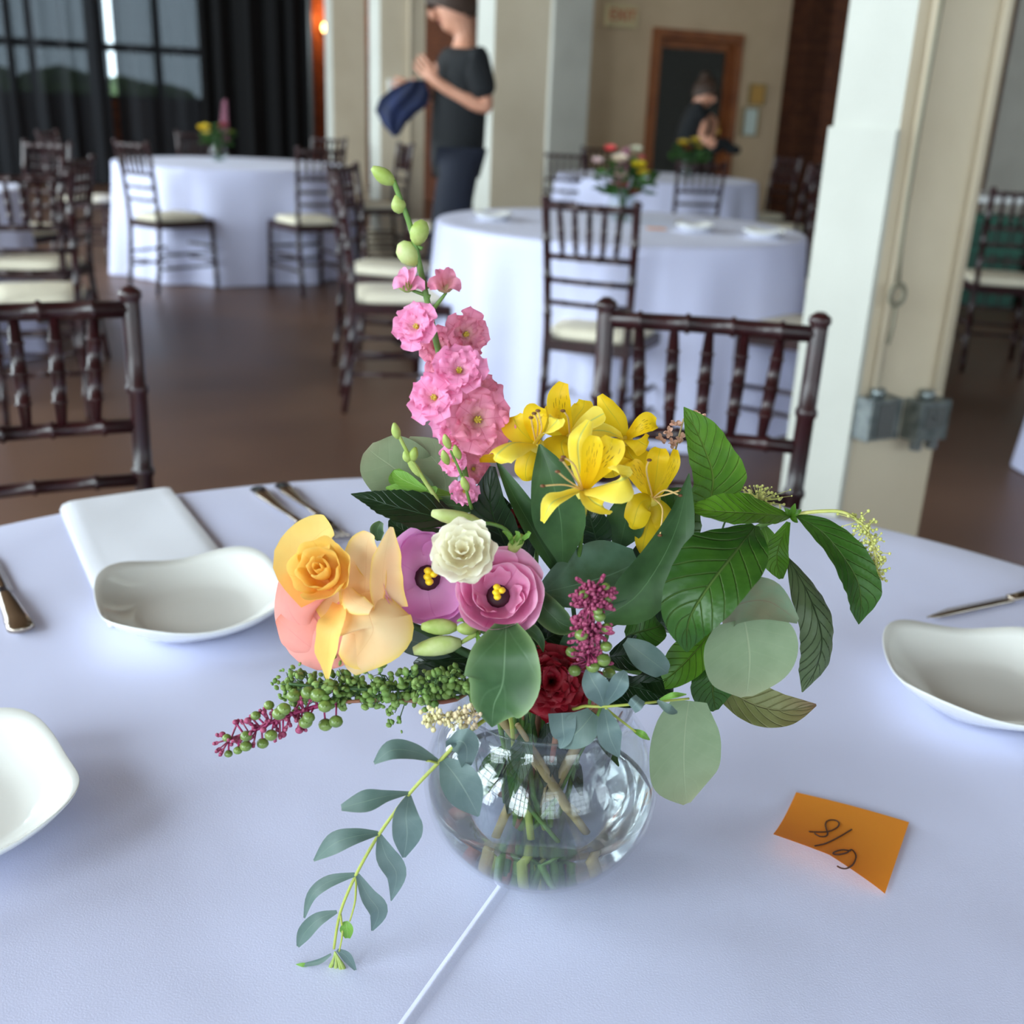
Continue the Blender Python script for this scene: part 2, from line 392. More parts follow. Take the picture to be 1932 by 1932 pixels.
# door frame and glazed door
M_door = mat('door_timber', (150, 86, 44), .45, noise_=(6, 1), rgb2=(124, 66, 34))
M_dglass = D.materials.new('door_glass'); thinglass(M_dglass, (.35, .36, .36), 1.5)
uc = (uD0 + uD1) / 2; wd = uD1 - uD0
mb = MB(UV(uc, VB, 0))
for s_ in (-1, 1): mb.box(UV(uc + s_ * (wd / 2 + .02), VB - .01, zD / 2), (.09, .07, zD), RR)
mb.box(UV(uc, VB - .01, zD + .03), (wd + .13, .07, .09), RR)
dr = struct(mb.build('door_1', M_door, smooth=False))
mb = MB(UV(uc, VB, 0))
for s_ in (-1, 1): mb.box(UV(uc + s_ * (wd / 2 - .05), VB + .06, zD / 2), (.07, .05, zD - .02), RR)
mb.box(UV(uc, VB + .06, zD - .06), (wd - .06, .05, .08), RR); mb.box(UV(uc, VB + .06, .14), (wd - .06, .05, .26), RR)
mb.build('door_leaf', M_door, dr, smooth=False)
mb = MB(UV(uc, VB, 0)); mb.box(UV(uc, VB + .06, zD / 2), (wd - .14, .012, zD - .12), RR); mb.build('glass_pane', M_dglass, dr, smooth=False)
mb = MB(UV(uc, VB, 0)); mb.tube([UV(uc + wd / 2 - .1, VB + .03, .9), UV(uc + wd / 2 - .1, VB + .03, 1.2)], .014, 8); mb.build('door_handle', mat('brass', (190, 150, 70), .3, metal=1), dr)
# grey pier left of the partition
def pier_box(u0, u1, v0, v1, z1=HC):
    m_ = MB(UV((u0 + u1) / 2, (v0 + v1) / 2)); m_.box(UV((u0 + u1) / 2, (v0 + v1) / 2, z1 / 2), (u1 - u0, v1 - v0, z1 - .002), RR); return m_
VG = 9.4
o = pier_box(u_at(1040, VG), u_at(1112, VG), VG, VG + .6).build('pier', M_grey, smooth=False)
tag(o, 'pale grey painted pier at the left end of the beige wall', 'column')

# pillars of the room: wide beige face towards the camera, narrow pale face towards the windows
def faces_mat(o, a, b):
    me = o.data
    me.materials.clear(); me.materials.append(a); me.materials.append(b)
    for p_ in me.polygons:
        n = p_.normal
        p_.material_index = 1 if n.dot(-ua) > .9 else 0
def pillar(px_r, py, v, wu, wv, label, detail=False):
    u1 = uv_of(px_r, py, v)[0]
    o = pier_box(u1 - wu, u1, v, v + wv).build('pillar', M_pil, smooth=False); tag(o, label, 'column', 'painted pillars down the hall')
    faces_mat(o, M_pil, M_pilW)
    base = MB(UV(u1 - wu / 2, v + wv / 2)); base.box(UV(u1 - wu / 2, v + wv / 2, .1), (wu + .03, wv + .03, .2), RR); base.build('base_board', M_pil, o, smooth=False)
    return o, u1
pc, uc1 = pillar(1036, 100, 6.1, .36, .24, 'beige pillar standing behind the round table with the bouquet, right of the man')
pb, ub1 = pillar(802, 100, 8.7, .38, .26, 'beige pillar with a thin pipe, directly behind the man in black')
pa, ua1 = pillar(690, 100, 12.2, .38, .26, 'narrow beige pillar farthest back, beside the black drapes')
# thin conduit on the second pillar
mb = MB(UV(ub1 - .15, 8.69)); mb.tube([UV(ub1 - .14, 8.68, 0), UV(ub1 - .14, 8.68, HC)], .014, 8); o = mb.build('conduit', M_pil, pb); o.location = V(mb.o) - V(pb.location)
mb = MB(UV(ub1 - .15, 8.69)); mb.box(UV(ub1 - .28, 8.685, 1.32), (.08, .03, .12), RR); o = mb.build('switch_plate', M_white, pb, smooth=False); o.location = V(mb.o) - V(pb.location)
# dark posts between pillars
M_post = mat('oxblood_paint', (70, 24, 24), .4)
for i, (px, v, r) in enumerate([(705, 10.6, .035), (729, 9.9, .035)]):
    q = onPlane(px, 100, va, v); q.z = 0
    mb = MB(q); mb.tube([q, q + V((0, 0, HC))], r, 12); tag(mb.build('pipe', M_post), ['dark red vertical pipe right beside the farthest beige pillar', 'dark red vertical pipe just left of the pillar behind the man'][i], 'pipe')

# ---- right pillar with cladding, conduits, boxes and cord
VR = onH(1690, 1180, .0).dot(va)  # rough
VR = 1.78
u_r = uv_of(1916, 0, VR)[0]; u_l = uv_of(1735, 0, VR)[0]
wu = u_r - u_l; wv = .20
org = UV((u_l + u_r) / 2, VR + wv / 2)
o = pier_box(u_l, u_r, VR, VR + wv).build('pillar', M_pil, smooth=False); tag(o, 'large beige and white pillar at right carrying two metal electrical boxes', 'column', None)
faces_mat(o, M_pil, M_pilW); PR = o
zj = uv_of(1700, 245, VR)[1]
mb = MB(org); mb.box(UV(u_l - .006, VR + wv / 2 - .001, zj / 2), (.012, wv + .006, zj), RR); mb.build('cladding_panel', M_pilW, PR, smooth=False)['label'] = 'white panel covering the lower window side'
# conduits
def pipe_on(pxs, r, name, material=M_pil, off=None):
    pts = []
    for (x, y) in pxs:
        q = onPlane(x, y, va, VR - r); pts.append(q)
    mb = MB(org); mb.tube(pts, r, 10); return mb.build(name, material, PR)
z_bx = uv_of(1655, 745, VR)[1]
def vpipe(px, py, r, ztop=HC, zbot=None):
    u, z = uv_of(px, py, VR - r); mb = MB(org); mb.tube([UV(u, VR - r, zbot if zbot is not None else z), UV(u, VR - r, ztop)], r, 12)
    return u, mb.build('conduit', M_pil, PR)
vpipe(1650, 740, .010); vpipe(1768, 735, .011)
M_galv = mat('galvanised_steel', (150, 158, 158), .35, metal=.75, noise_=(40, 1), rgb2=(110, 118, 120))
M_galvd = mat('dull_steel', (110, 112, 112), .45, metal=.6)
for i, (x, y) in enumerate([(1655, 788), (1747, 790)]):
    u, z = uv_of(x, y, VR - .03)
    mb = MB(org); mb.box(UV(u, VR - .027, z), (.088, .054, .092), RR)
    for dx in (-1, 1):
        mb.box(UV(u + dx * .044, VR - .027, z), (.004, .058, .096), RR)
    b = mb.build('electrical_box', M_galv, PR, smooth=False); b['label'] = ['grey metal box on the left', 'grey metal box on the right with connectors below'][i]
    mb = MB(org)
    if i == 0: mb.box(UV(u, VR - .056, z), (.05, .006, .08), RR)
    else:
        mb.box(UV(u, VR - .056, z + .01), (.06, .008, .05), RR)
        for dx in (-.03, .02): mb.tube([UV(u + dx, VR - .04, z - .045), UV(u + dx, VR - .04, z - .07)], .014, 10)
        mb.tube([UV(u, VR - .06, z + .015), UV(u, VR - .068, z + .015)], .01, 10)
    mb.build('box_cover', M_galvd, b, smooth=False)
    mb = MB(org); mb.tube([UV(u + .0, VR - .02, z + .045), UV(u, VR - .02, z + .066)], .017, 10); mb.build('connector', M_galv, b)
# hanging cord
M_cord = mat('grey_cord', (128, 122, 104), .6)
cp = [(1785, -40), (1760, 100), (1735, 240), (1712, 380), (1700, 470), (1695, 535)]
mb = MB(org); mb.tube([onPlane(x, y, va, VR - .03) for x, y in cp], .0045, 8)
c0 = onPlane(1693, 556, va, VR - .03)
for rr in (.019, .023): mb.tube([c0 + ua * math.cos(a / 20 * 2 * PI) * rr + V((0, 0, 1)) * math.sin(a / 20 * 2 * PI) * rr * 1.05 for a in range(21)], .0045, 8, cap=False)
mb.tube([onPlane(x, y, va, VR - .03) for x, y in [(1690, 578), (1684, 620), (1675, 650)]], .004, 8)
co_ = mb.build('hanging_cord', M_cord); tag(co_, 'grey cord with a loop hanging down the beige face of the right pillar', 'cord')
mb = MB(); q0 = onPlane(1675, 648, va, VR - .03); q1 = onPlane(1670, 672, va, VR - .03); mb.tube([q0, q0.lerp(q1, .3), q1], [.005, .01, .009], 8)
mb.tube([q1, q1 + (q1 - q0) * .3], .003, 6); mb.build('plug', mat('black_rubber', (26, 26, 28), .5), co_)

# ---- curtains on the far window wall
def curtain(name, u0, u1, v, z1, amp, nf, material, gaps=None, seed=1):
    random.seed(seed); n = int((u1 - u0) * 40); mb = MB(UV((u0 + u1) / 2, v)); vs = []; fs = []; uvs = []
    phs = [random.uniform(0, 6) for _ in range(4)]
    for i in range(n + 1):
        u = u0 + (u1 - u0) * i / n
        f = math.sin(u * nf + phs[0] + 1.1 * math.sin(u * nf * .31 + phs[1])) * amp + .3 * amp * math.sin(u * nf * 2.3 + phs[2])
        for k, z in enumerate((.02, z1 * .3, z1 * .65, z1)):
            vs.append(UV(u, v + f * (1 - .25 * k / 3), z)); uvs.append((i / n, k / 3))
    for i in range(n):
        for k in range(3): a = i * 4 + k; fs.append((a, a + 4, a + 5, a + 1))
    mb.add(vs, fs, uvs); return mb.build(name, material)
M_drape = mat('black_drape', (9, 9, 12), .95)
M_sheer = D.materials.new('sheer_black'); M_sheer.use_nodes = True
nt = M_sheer.node_tree; p = nt.nodes['Principled BSDF']; p.inputs['Base Color'].default_value = (*lin((18, 20, 26)), 1); p.inputs['Roughness'].default_value = .9
lw = nt.nodes.new('ShaderNodeLayerWeight'); lw.inputs[0].default_value = .45
t_ = nt.nodes.new('ShaderNodeBsdfTransparent'); t_.inputs[0].default_value = (.86, .93, 1, 1); mx = nt.nodes.new('ShaderNodeMixShader')
mr = nt.nodes.new('ShaderNodeMapRange'); mr.inputs[1].default_value = 0; mr.inputs[2].default_value = .9; mr.inputs[3].default_value = .93; mr.inputs[4].default_value = .99
nt.links.new(lw.outputs['Facing'], mr.inputs[0]); nt.links.new(mr.outputs[0], mx.inputs[0]); nt.links.new(t_.outputs[0], mx.inputs[1]); nt.links.new(p.outputs[0], mx.inputs[2]); nt.links.new(mx.outputs[0], nt.nodes['Material Output'].inputs[0])
VC = WV1 - .35
ug0 = uv_of(203, 100, VC)[0]; ug1 = uv_of(215, 100, VC)[0]; ue = uv_of(392, 100, VC)[0]; uf = uv_of(576, 100, VC)[0]
tag(curtain('sheer_curtain', WU + .3, ug0, VC, 4.2, .05, 16, M_sheer, seed=2), 'black see-through curtain left of the bright slit of daylight', 'curtain', 'sheer curtains')
tag(curtain('sheer_curtain', ug1, ue + .1, VC, 4.2, .04, 13, M_sheer, seed=5), 'black see-through curtain right of the bright slit of daylight', 'curtain', 'sheer curtains')
tag(curtain('drape', ue - .15, uf, VC - .15, 4.3, .07, 19, M_drape, seed=8), 'heavy opaque black drape with deep folds beside the metal upright', 'curtain')
tag(curtain('drape', WU + .2, uv_of(40, 100, VC)[0] - 1.0, VC - .15, 4.3, .07, 19, M_drape, seed=9), 'heavy black drape gathered at the far left end of the window', 'curtain')
q = UV(uv_of(586, 100, VC - .3)[0], VC - .3)
mb = MB(q); mb.tube([q, q + V((0, 0, 4.3))], .035, 12); po = mb.build('drape_pole', M_galvd); tag(po, 'tall grey metal upright at the right end of the black drapes', 'pole')
mb = MB(q); mb.box(q + V((0, 0, .01)), (.4, .4, .02)); o = mb.build('base_plate', M_galvd, po, smooth=False)

# sconce on the brick beyond the drapes
vS = WV1 - .1; q = onPlane(619, 52, va, vS)
sc_ = thing('wall_lamp', 'small glowing amber wall lamp on the orange brick beside the drapes', 'lamp', q)
M_glow = D.materials.new('amber_glow'); M_glow.use_nodes = True; p = M_glow.node_tree.nodes['Principled BSDF']
p.inputs['Base Color'].default_value = (1, .6, .2, 1); p.inputs['Emission Color'].default_value = (1, .55, .16, 1); p.inputs['Emission Strength'].default_value = 9
mb = MB(); mb.ball((0, 0, 0), .09, 12, (1, 1, .9)); mb.build('bulb_globe', M_glow, sc_)
mb = MB(); mb.box(RR @ V((0, .07, .02)), (.12, .06, .2), RR); mb.tube([RR @ V((0, .06, -.12)), RR @ V((0, 0, -.08))], .02, 8); mb.build('bracket', M_post, sc_, smooth=False)
l = D.lights.new('lamp_light', 'POINT'); l.energy = 9; l.color = (1, .5, .18); l.shadow_soft_size = .1; lo = D.objects.new('lamp_light', l); C.objects.link(lo); lo.parent = sc_; lo.location = RR @ V((0, -.18, .1))

# exit sign, notices on the beige wall
q = onPlane(1172, 30, va, VB - .05)
M_cream = mat('sign_cream', (214, 196, 150), .5); M_red = mat('sign_red', (200, 70, 40), .5)
ex = thing('exit_sign', 'small exit sign with red letters high on the beige wall', 'sign', q)
mb = MB(); mb.box((0, 0, 0), (.34, .06, .2), RR); mb.build('sign_box', M_cream, ex, smooth=False)
tx = D.curves.new('EXIT', 'FONT'); tx.body = 'EXIT'; tx.size = .15; tx.align_x = 'CENTER'; tx.align_y = 'CENTER'; tx.extrude = .004
to = D.objects.new('tmp', tx); C.objects.link(to); bpy.context.view_layer.update()
me = D.meshes.new_from_object(to.evaluated_get(bpy.context.evaluated_depsgraph_get())); D.objects.remove(to)
o = D.objects.new('lettering', me); C.objects.link(o); me.materials.append(M_red); o.parent = ex
o.matrix_local = Matrix((ua, V((0, 0, 1)), -va)).transposed().to_4x4(); o.location = -va * .036
for (x, y, w, h, c, nm, lb) in [(1427, 178, .2, .2, (196, 150, 78), 'notice', 'ochre framed notice on the beige wall, above the white one'), (1414, 230, .19, .28, (210, 222, 216), 'notice', 'white paper notice on the beige wall right of the door, the lower one')]:
    q = onPlane(x, y, va, VB - .02); mb = MB(q); mb.box(q, (w, .02, h), RR); o = mb.build(nm, mat('notice_%d' % c[0], c, .6), smooth=False); tag(o, lb, 'notice')
    mb = MB(q)
    for s_ in (-1, 1): mb.box(q + RR @ V((s_ * w / 2, -.01, 0)), (.015, .03, h + .015), RR); mb.box(q + RR @ V((0, -.01, s_ * h / 2)), (w, .03, .015), RR)
    mb.build('frame', mat('notice_frame', (150, 130, 90), .5), o, smooth=False)

# ================================================================== TABLES
def clothmat(name, rgb, crease=None):
    m = D.materials.new(name); m.use_nodes = True; nt = m.node_tree; N = nt.nodes; L = nt.links; p = N['Principled BSDF']
    p.inputs['Base Color'].default_value = (*lin(rgb), 1); p.inputs['Roughness'].default_value = .62; p.inputs['Specular IOR Level'].default_value = .25; p.inputs['Sheen Weight'].default_value = .15
    tc = N.new('ShaderNodeTexCoord'); w = N.new('ShaderNodeTexNoise'); w.inputs['Scale'].default_value = 900; L.new(tc.outputs['Object'], w.inputs['Vector'])
    w2 = N.new('ShaderNodeTexNoise'); w2.inputs['Scale'].default_value = 5; L.new(tc.outputs['Object'], w2.inputs['Vector'])
    h = math_(nt, 'MULTIPLY_ADD', w2.outputs[0], 1.2, math_(nt, 'MULTIPLY', w.outputs[0], .02))
    b = N.new('ShaderNodeBump'); b.inputs['Strength'].default_value = .5; b.inputs['Distance'].default_value = .01
    L.new(h, b.inputs['Height']); L.new(b.outputs[0], p.inputs['Normal']); MT[name] = m; return m
M_cloth = clothmat('tablecloth_linen', (216, 219, 250))
M_napkin = clothmat('napkin_linen', (238, 240, 250))
TR = .762
q4 = None
def folds(th, seed):
    return .5 * math.sin(11 * th + seed) + .35 * math.sin(17 * th + 2 * seed + .6 * math.sin(3 * th)) + .3 * math.sin(6 * th + seed * 3)
def make_cloth(name, c, seed, label, group, n=240, material=None):
    TR = globals()['TR'] + (.06 if c == T3 else 0)
    mb = MB(V((c[0], c[1], 0))); vs = []; fs = []
    rings = [(0, TZ - .001, 0)] + [(TR * k / 12, TZ - .001, 0) for k in range(1, 12)]
    prof = [(TR - .012, TZ - .001, 0), (TR, TZ - .004, .0), (TR + .006, TZ - .014, .02), (TR + .008, TZ - .05, .12), (TR + .012, .6, .35), (TR + .02, .4, .7), (TR + .035, .2, .9), (TR + .05, .006, 1.0)]
    allr = rings[1:] + prof
    vs.append(V((c[0], c[1], TZ - .001)))
    for (r, z, f) in allr:
        for j in range(n):
            th = 2 * PI * j / n; rr = r + .062 * f * folds(th, seed)
            vs.append(V((c[0] + rr * math.cos(th), c[1] + rr * math.sin(th), z)))
    for j in range(n): fs.append((0, 1 + j, 1 + (j + 1) % n))
    for i in range(len(allr) - 1):
        for j in range(n):
            a = 1 + i * n
            fs.append((a + j, a + n + j, a + n + (j + 1) % n, a + (j + 1) % n))
    mb.add(vs, fs); o = mb.build(name, material or M_cloth)
    return tag(o, label, 'tablecloth', group)
def make_table(c, label, group):
    t = thing('round_table', label, 'table', (c[0], c[1], 0), 0, group)
    mb = MB(); mb.lathe([(0, .722), (.75, .722), (.752, .73), (.75, .744), (0, .744)], n=64); mb.build('tabletop', M_ply, t)
    for k in range(4):
        a = PI / 4 + k * PI / 2; mb = MB(); x, y = math.cos(a), math.sin(a)
        mb.tube([(x * .42, y * .42, .72), (x * .45, y * .45, .01)], .014, 10); mb.build('leg', M_leg, t)
    return t
T1 = (.0067, .5168); T2 = (.400, 4.643); T3 = (-2.11, 8.08)
qa = onH(1045, 330, .75); qb = onH(1270, 335, .75)
q4 = onH(1238, 334, .75); T4 = (q4.x, q4.y); T5 = (3.35, 7.0); T6 = (-3.1, 5.0); T7 = (2.65, 3.55)
tabs = [(T1, 'near table'), (T2, 'middle table'), (T3, 'left table'), (T4, 'far table'), (T6, 'table at the left edge'), (T7, 'table at the right edge')]
tl = ['round table under the nearest cloth, holding the large bouquet', 'round table under the white cloth in the middle distance, in front of the man', 'round table under the white cloth at left in front of the drapes', 'round table under the far cloth, behind the middle table bouquet', 'round table mostly cut off by the left edge of the photo', 'round table mostly cut off by the right edge of the photo']
cl = ['nearest white tablecloth, smooth top with a fold line, under the bowl of flowers', 'white tablecloth hanging to the floor on the middle table, lit bright on its left', 'white tablecloth falling in deep folds on the left table by the drapes', 'white tablecloth on the far table with chairs all round, beyond the middle table', 'white tablecloth just peeking in at the left edge behind the chairs', 'white tablecloth corner at the right edge beyond the pillar']
for i, (c, n_) in enumerate(tabs):
    make_table(c, tl[i], 'round banquet tables'); make_cloth('tablecloth', c, i * 1.7 + .4, cl[i], 'white round tablecloths')
# fold line pressed into the near cloth
a = onH(755, 1945, TZ); b = onH(946, 1676, TZ); d = (b - a).normalized(); s_ = d.cross(V((0, 0, 1)))
mb = MB(V((a.x, a.y, TZ))); e = b + d * .012; a2 = a - d * .1; vs = []; fs = []
for i in range(41):
    p_ = a2.lerp(e, i / 40)
    for k, (w, h) in enumerate(((-.004, -.0012), (-.0015, .0004), (0, .0013), (.0015, .0004), (.004, -.0012))): vs.append(V((p_.x, p_.y, TZ + h)) + s_ * w)
for i in range(40):
    for k in range(4): q = i * 5 + k; fs.append((q, q + 1, q + 6, q + 5))
mb.add(vs, fs); o = mb.build('pressed_crease', M_cloth)
tc0 = [x for x in D.objects if x.name == 'tablecloth'][0]
o.parent = tc0; o.location = o.location - tc0.location

# ================================================================== CHAIRS (bamboo-ringed ballroom chairs)
def ringed(p0, p1, r, nr, mid=None, bulge=0):
    """points and radii of a turned rod with bamboo rings"""
    pts = [V(p0)]; rad = [r]
    raw = [V(p0), V(mid) if mid else (V(p0) + V(p1)) / 2, V(p1)]
    for k in range(1, nr + 1):
        t = k / (nr + 1)
        for dt, rr in ((-.012, 1), (-.006, 1.25), (.006, 1.25), (.012, 1)):
            tt = t + dt; pts.append(cr(raw, tt)); rad.append((r + bulge * math.sin(PI * tt)) * rr)
    pts.append(V(p1)); rad.append(r); return pts, rad
def make_chair():
    t = thing('banquet_chair', 'tmp', 'chair', (0, 0, 0), 0, 'dark wooden ballroom chairs with cream seat pads')
    W_ = M_wood
    def part(name, *rods, m=W_):
        mb = MB()
        for (pp, rr) in rods: mb.tube(pp, rr, 10)
        return mb.build(name, m, t)
    hb, hf, dy0, dy1 = .143, .178, -.19, .19
    # seat frame
    mb = MB(); sh = [(-hb, dy0), (hb, dy0), (hf, dy1), (-hf, dy1)]
    for i in range(4):
        x0, y0 = sh[i]; x1, y1 = sh[(i + 1) % 4]
        a = math.atan2(y1 - y0, x1 - x0); mb.box(((x0 + x1) / 2, (y0 + y1) / 2, .425), (math.hypot(x1 - x0, y1 - y0) + .02, .026, .04), Matrix.Rotation(a, 3, 'Z'))
    mb.add([(x, y, z) for z in (.436, .443) for x, y in sh], [(3, 2, 1, 0), (4, 5, 6, 7), (0, 1, 5, 4), (1, 2, 6, 5), (2, 3, 7, 6), (3, 0, 4, 7)])
    mb.build('seat', W_, t, smooth=False)
    # cushion: soft rounded slab
    mb = MB(); n = 40; vs = []; fs = []
    pr = [(0, .443, 0), (.96, .443, 1), (1.0, .455, 1), (.985, .472, 1), (.93, .482, 1), (.6, .488, 1), (0, .49, 0)]
    for (k, z, _) in pr:
        for j in range(n):
            th = 2 * PI * j / n; c_, s_ = math.cos(th), math.sin(th); e = 4.5
            rr = (abs(c_) ** e + abs(s_) ** e) ** (-1 / e)
            y = rr * s_ * .185 * k; x = rr * c_ * (.166 + .07 * y) * k; vs.append((x, y, z))
    for i in range(len(pr) - 1):
        for j in range(n): fs.append((i * n + j, i * n + (j + 1) % n, (i + 1) * n + (j + 1) % n, (i + 1) * n + j))
    mb.add(vs, fs); mb.build('seat_cushion', M_cush, t)
    # posts run from the floor through the back; legs in front
    bx = lambda z: hb + .012 * max(0, (z - .45) / .45)
    by = lambda z: dy0 - .05 * ((z - .44) / .46) ** 1.6 if z > .44 else dy0 - .045 * ((.44 - z) / .44) ** 1.5
    for s_ in (-1, 1):
        pts = []; rad = []; rings = (.12, .3, .53, .66, .78)
        zs = sorted(set([0, .06, .2, .36, .44, .5, .6, .7, .83, .9, .905] + [r + d for r in rings for d in (-.008, -.004, .004, .008)]))
        for z in zs:
            rr = .0145 if z < .5 else .0135
            if z < .02: rr = .011
            if any(abs(z - r) <= .0045 for r in rings): rr *= 1.22
            pts.append(V((s_ * bx(z), by(z), z))); rad.append(rr)
        pts += [V((s_ * bx(.91), by(.91), .91)), V((s_ * bx(.92), by(.92), .918)), V((s_ * bx(.92), by(.92), .925))]; rad += [.017, .016, .006]
        part('back_post', (pts, rad))
        part('leg', ringed((s_ * hf, dy1, .44), (s_ * (hf + .008), dy1 + .012, 0), .0145, 3))
    def rail(name, z, r, nr):
        y = by(z); part(name, ringed((-bx(z), y, z), (bx(z), y, z), r, nr, mid=(0, y - .012, z)))
    rail('top_rail', .893, .0125, 4); rail('back_rail', .728, .0105, 4); rail('back_rail', .648, .0095, 3); rail('back_rail', .572, .0095, 3)
    for k in range(5):
        x = (k - 2) * .05; p_, r_ = ringed((x * 1.04, by(.885) - .009, .885), (x * .92, by(.735) - .009, .735), .0068, 3, bulge=.0035)
        part('spindle', (p_, r_))
    for z in (.16, .245):
        for s_ in (-1, 1): part('stretcher', ringed((s_ * (hb - 0), by(z), z), (s_ * (hf + .004), dy1 + .006, z), .0085, 2))
    for z in (.19, .28): part('stretcher', ringed((-hf, dy1 + .006, z), (hf, dy1 + .006, z), .0085, 3))
    part('stretcher', ringed((-hb, by(.2), .2), (hb, by(.2), .2), .0085, 3))
    return t
chair = make_chair(); used = [0]
def place(x, y, fx, fy, label):
    """chair standing at x, y facing towards (fx, fy)"""
    rz = math.atan2(fy - y, fx - x) - PI / 2
    if not used[0]: used[0] = 1; chair.location = (x, y, 0); chair.rotation_euler = (0, 0, rz); chair['label'] = label; return chair
    return dup(chair, (x, y, 0), rz, label)
def place_back(bx_, by_, rz, label):
    """position given by the middle of the top of the back"""
    d = V((-math.sin(rz), math.cos(rz), 0)) * .24
    x, y = bx_ + d.x, by_ + d.y
    return place(x, y, x - math.sin(rz), y + math.cos(rz), label)
R_ = math.radians
place_back(-.695, 1.462, R_(207), 'large chair back cut off at the left edge, nearest on the left')
place_back(.281, 1.585, R_(170), 'near chair facing us across the table, right of the yellow flowers')
place_back(.214, 3.62, R_(-20), 'chair seen from behind, pushed up to the front of the middle table')
place(-.50, 4.42, .45, 4.62, 'chair seen side-on at the left of the middle table, behind the pink flowers')
qE = onH(1448, 592, .46); place(1.08, 4.02, T2[0], T2[1] - .1, 'chair at the right front of the middle table, partly hidden by the white pillar')
qF = onH(1535, 330, .92); place(1.42, 5.1, T2[0], T2[1], 'dark chair at the right side of the middle table showing past the pillar edge')
place(-.62, 5.15, .3, 4.9, 'chair standing edge-on just left of the legs of the man in black')
# left table
place(-2.27, 7.06, -1.82, 7.7, 'chair seen from behind at the front left of the left table')
place(-1.42, 7.22, -1.87, 7.86, 'chair turned away at the front right of the left table')
place(-3.2, 8.1, T3[0], T3[1], 'chair at the left side of the left table, seat pad showing beside the cloth')
place(-2.6, 9.05, T3[0], T3[1], 'reddish chair behind the left table, at the left of its flowers')
place(-1.72, 9.1, T3[0], T3[1], 'dark chair behind the left table, at the right of its flowers')
place(-1.15, 8.55, T3[0], T3[1], 'chair at the right rear of the left table in front of the farthest beige pillar')
place(-.55, 7.1, -1.3, 7.0, 'reddish chair between the left table and the man in black')
# table at left edge
place_back(-1.735, 3.83, R_(22), 'chair at the left edge seen from behind, in front of the side-on chair')
place(-2.19, 4.88, T6[0], 4.9, 'chair seen side-on at the left edge, tall back at right')
place(-2.75, 6.05, T6[0], T6[1], 'chair half lost in the dark before the drapes at the left edge')
# far tables
qG = onH(1065, 285, .92); place_back(qG.x * .985, qG.y * .985 - .05, R_(-5), 'chair at the left front of the far table beside the beige pillar')
place(T4[0] + .12, T4[1] - 1.0, T4[0], T4[1], 'chair with open back in front of the far table, right of the bouquet')
place(T4[0] - .3, T4[1] + 1.0, T4[0], T4[1], 'chair behind the far table at its left')
place(T4[0] + .85, T4[1] - .45, T4[0], T4[1], 'chair at the right front of the far table')
place(T4[0] + .9, T4[1] + .45, T4[0], T4[1], 'chair at the right rear of the far table, below the white notice')
place(2.75, 8.9, 1.2, 8.7, 'chair before the brick pilaster, beyond the far table')
place(2.1, 7.2, 2.9, 7.9, 'dark chair standing alone just left of the white pillar')
# right edge
qH = onH(1885, 522, .47); place(qH.x, qH.y, qH.x + .2, qH.y + 1, 'chair at the right edge with its cream pad below the green crates')
place(T7[0] - .15, T7[1] + 1.0, T7[0], T7[1], 'dark chair at the right edge behind the partly hidden table')
place(T7[0] + .9, T7[1] + .5, T7[0], T7[1], 'dark chair beyond the right edge table')

# ---- green crates on a folding table at the right
qT = onH(1905, 372, .76)
sd = thing('folding_table', 'long white folding table at the right edge with green crates under it', 'table', (qT.x + .35, qT.y + .3, 0), PHI * 0)
M_wplastic = mat('white_plastic', (226, 228, 230), .5)
mb = MB(); mb.box((0, 0, .74), (1.5, .7, .04)); mb.build('tabletop', M_wplastic, sd, smooth=False)
for x in (-.68, .68):
    for y in (-.28, .28):
        mb = MB(); mb.tube([(x, y, .72), (x, y, .0)], .014, 8); mb.build('leg', M_leg, sd)
M_green = mat('green_plastic', (4, 58, 44), .4)
def crate(x, y, z, label, first=[None]):
    if first[0]: return dup(first[0], (x, y, z), 0, label)
    t = thing('crate', label, 'crate', (x, y, z), 0, 'stacked green crates'); first[0] = t
    mb = MB(); w, d, h = .5, .42, .2
    mb.box((0, 0, .008), (w, d, .015))
    for s_ in (-1, 1):
        mb.box((s_ * w / 2, 0, h / 2), (.012, d, h)); mb.box((0, s_ * d / 2, h / 2), (w, .012, h))
    mb.build('body', M_green, t, smooth=False)
    mb = MB()
    for s_ in (-1, 1):
        mb.box((s_ * w / 2, 0, h - .012), (.03, d + .03, .02)); mb.box((0, s_ * d / 2, h - .012), (w + .03, .03, .02))
        for k in range(5): mb.box((-w / 2 + w * (k + .5) / 5, s_ * (d / 2 + .008), h / 2), (.012, .012, h - .03))
    mb.build('rim', mat('pale_green_plastic', (30, 104, 84), .4), t, smooth=False); return t
cx, cy = qT.x + .35, qT.y + .3
for i, (dx, k) in enumerate([(-.4, 0), (-.4, 1), (-.4, 2), (.2, 0), (.2, 1), (.2, 2)]):
    crate(cx + dx, cy, .0 + k * .205, ['bottom', 'middle', 'top'][k] + ' green crate of the ' + ['left', 'right'][i // 3] + ' stack under the folding table')

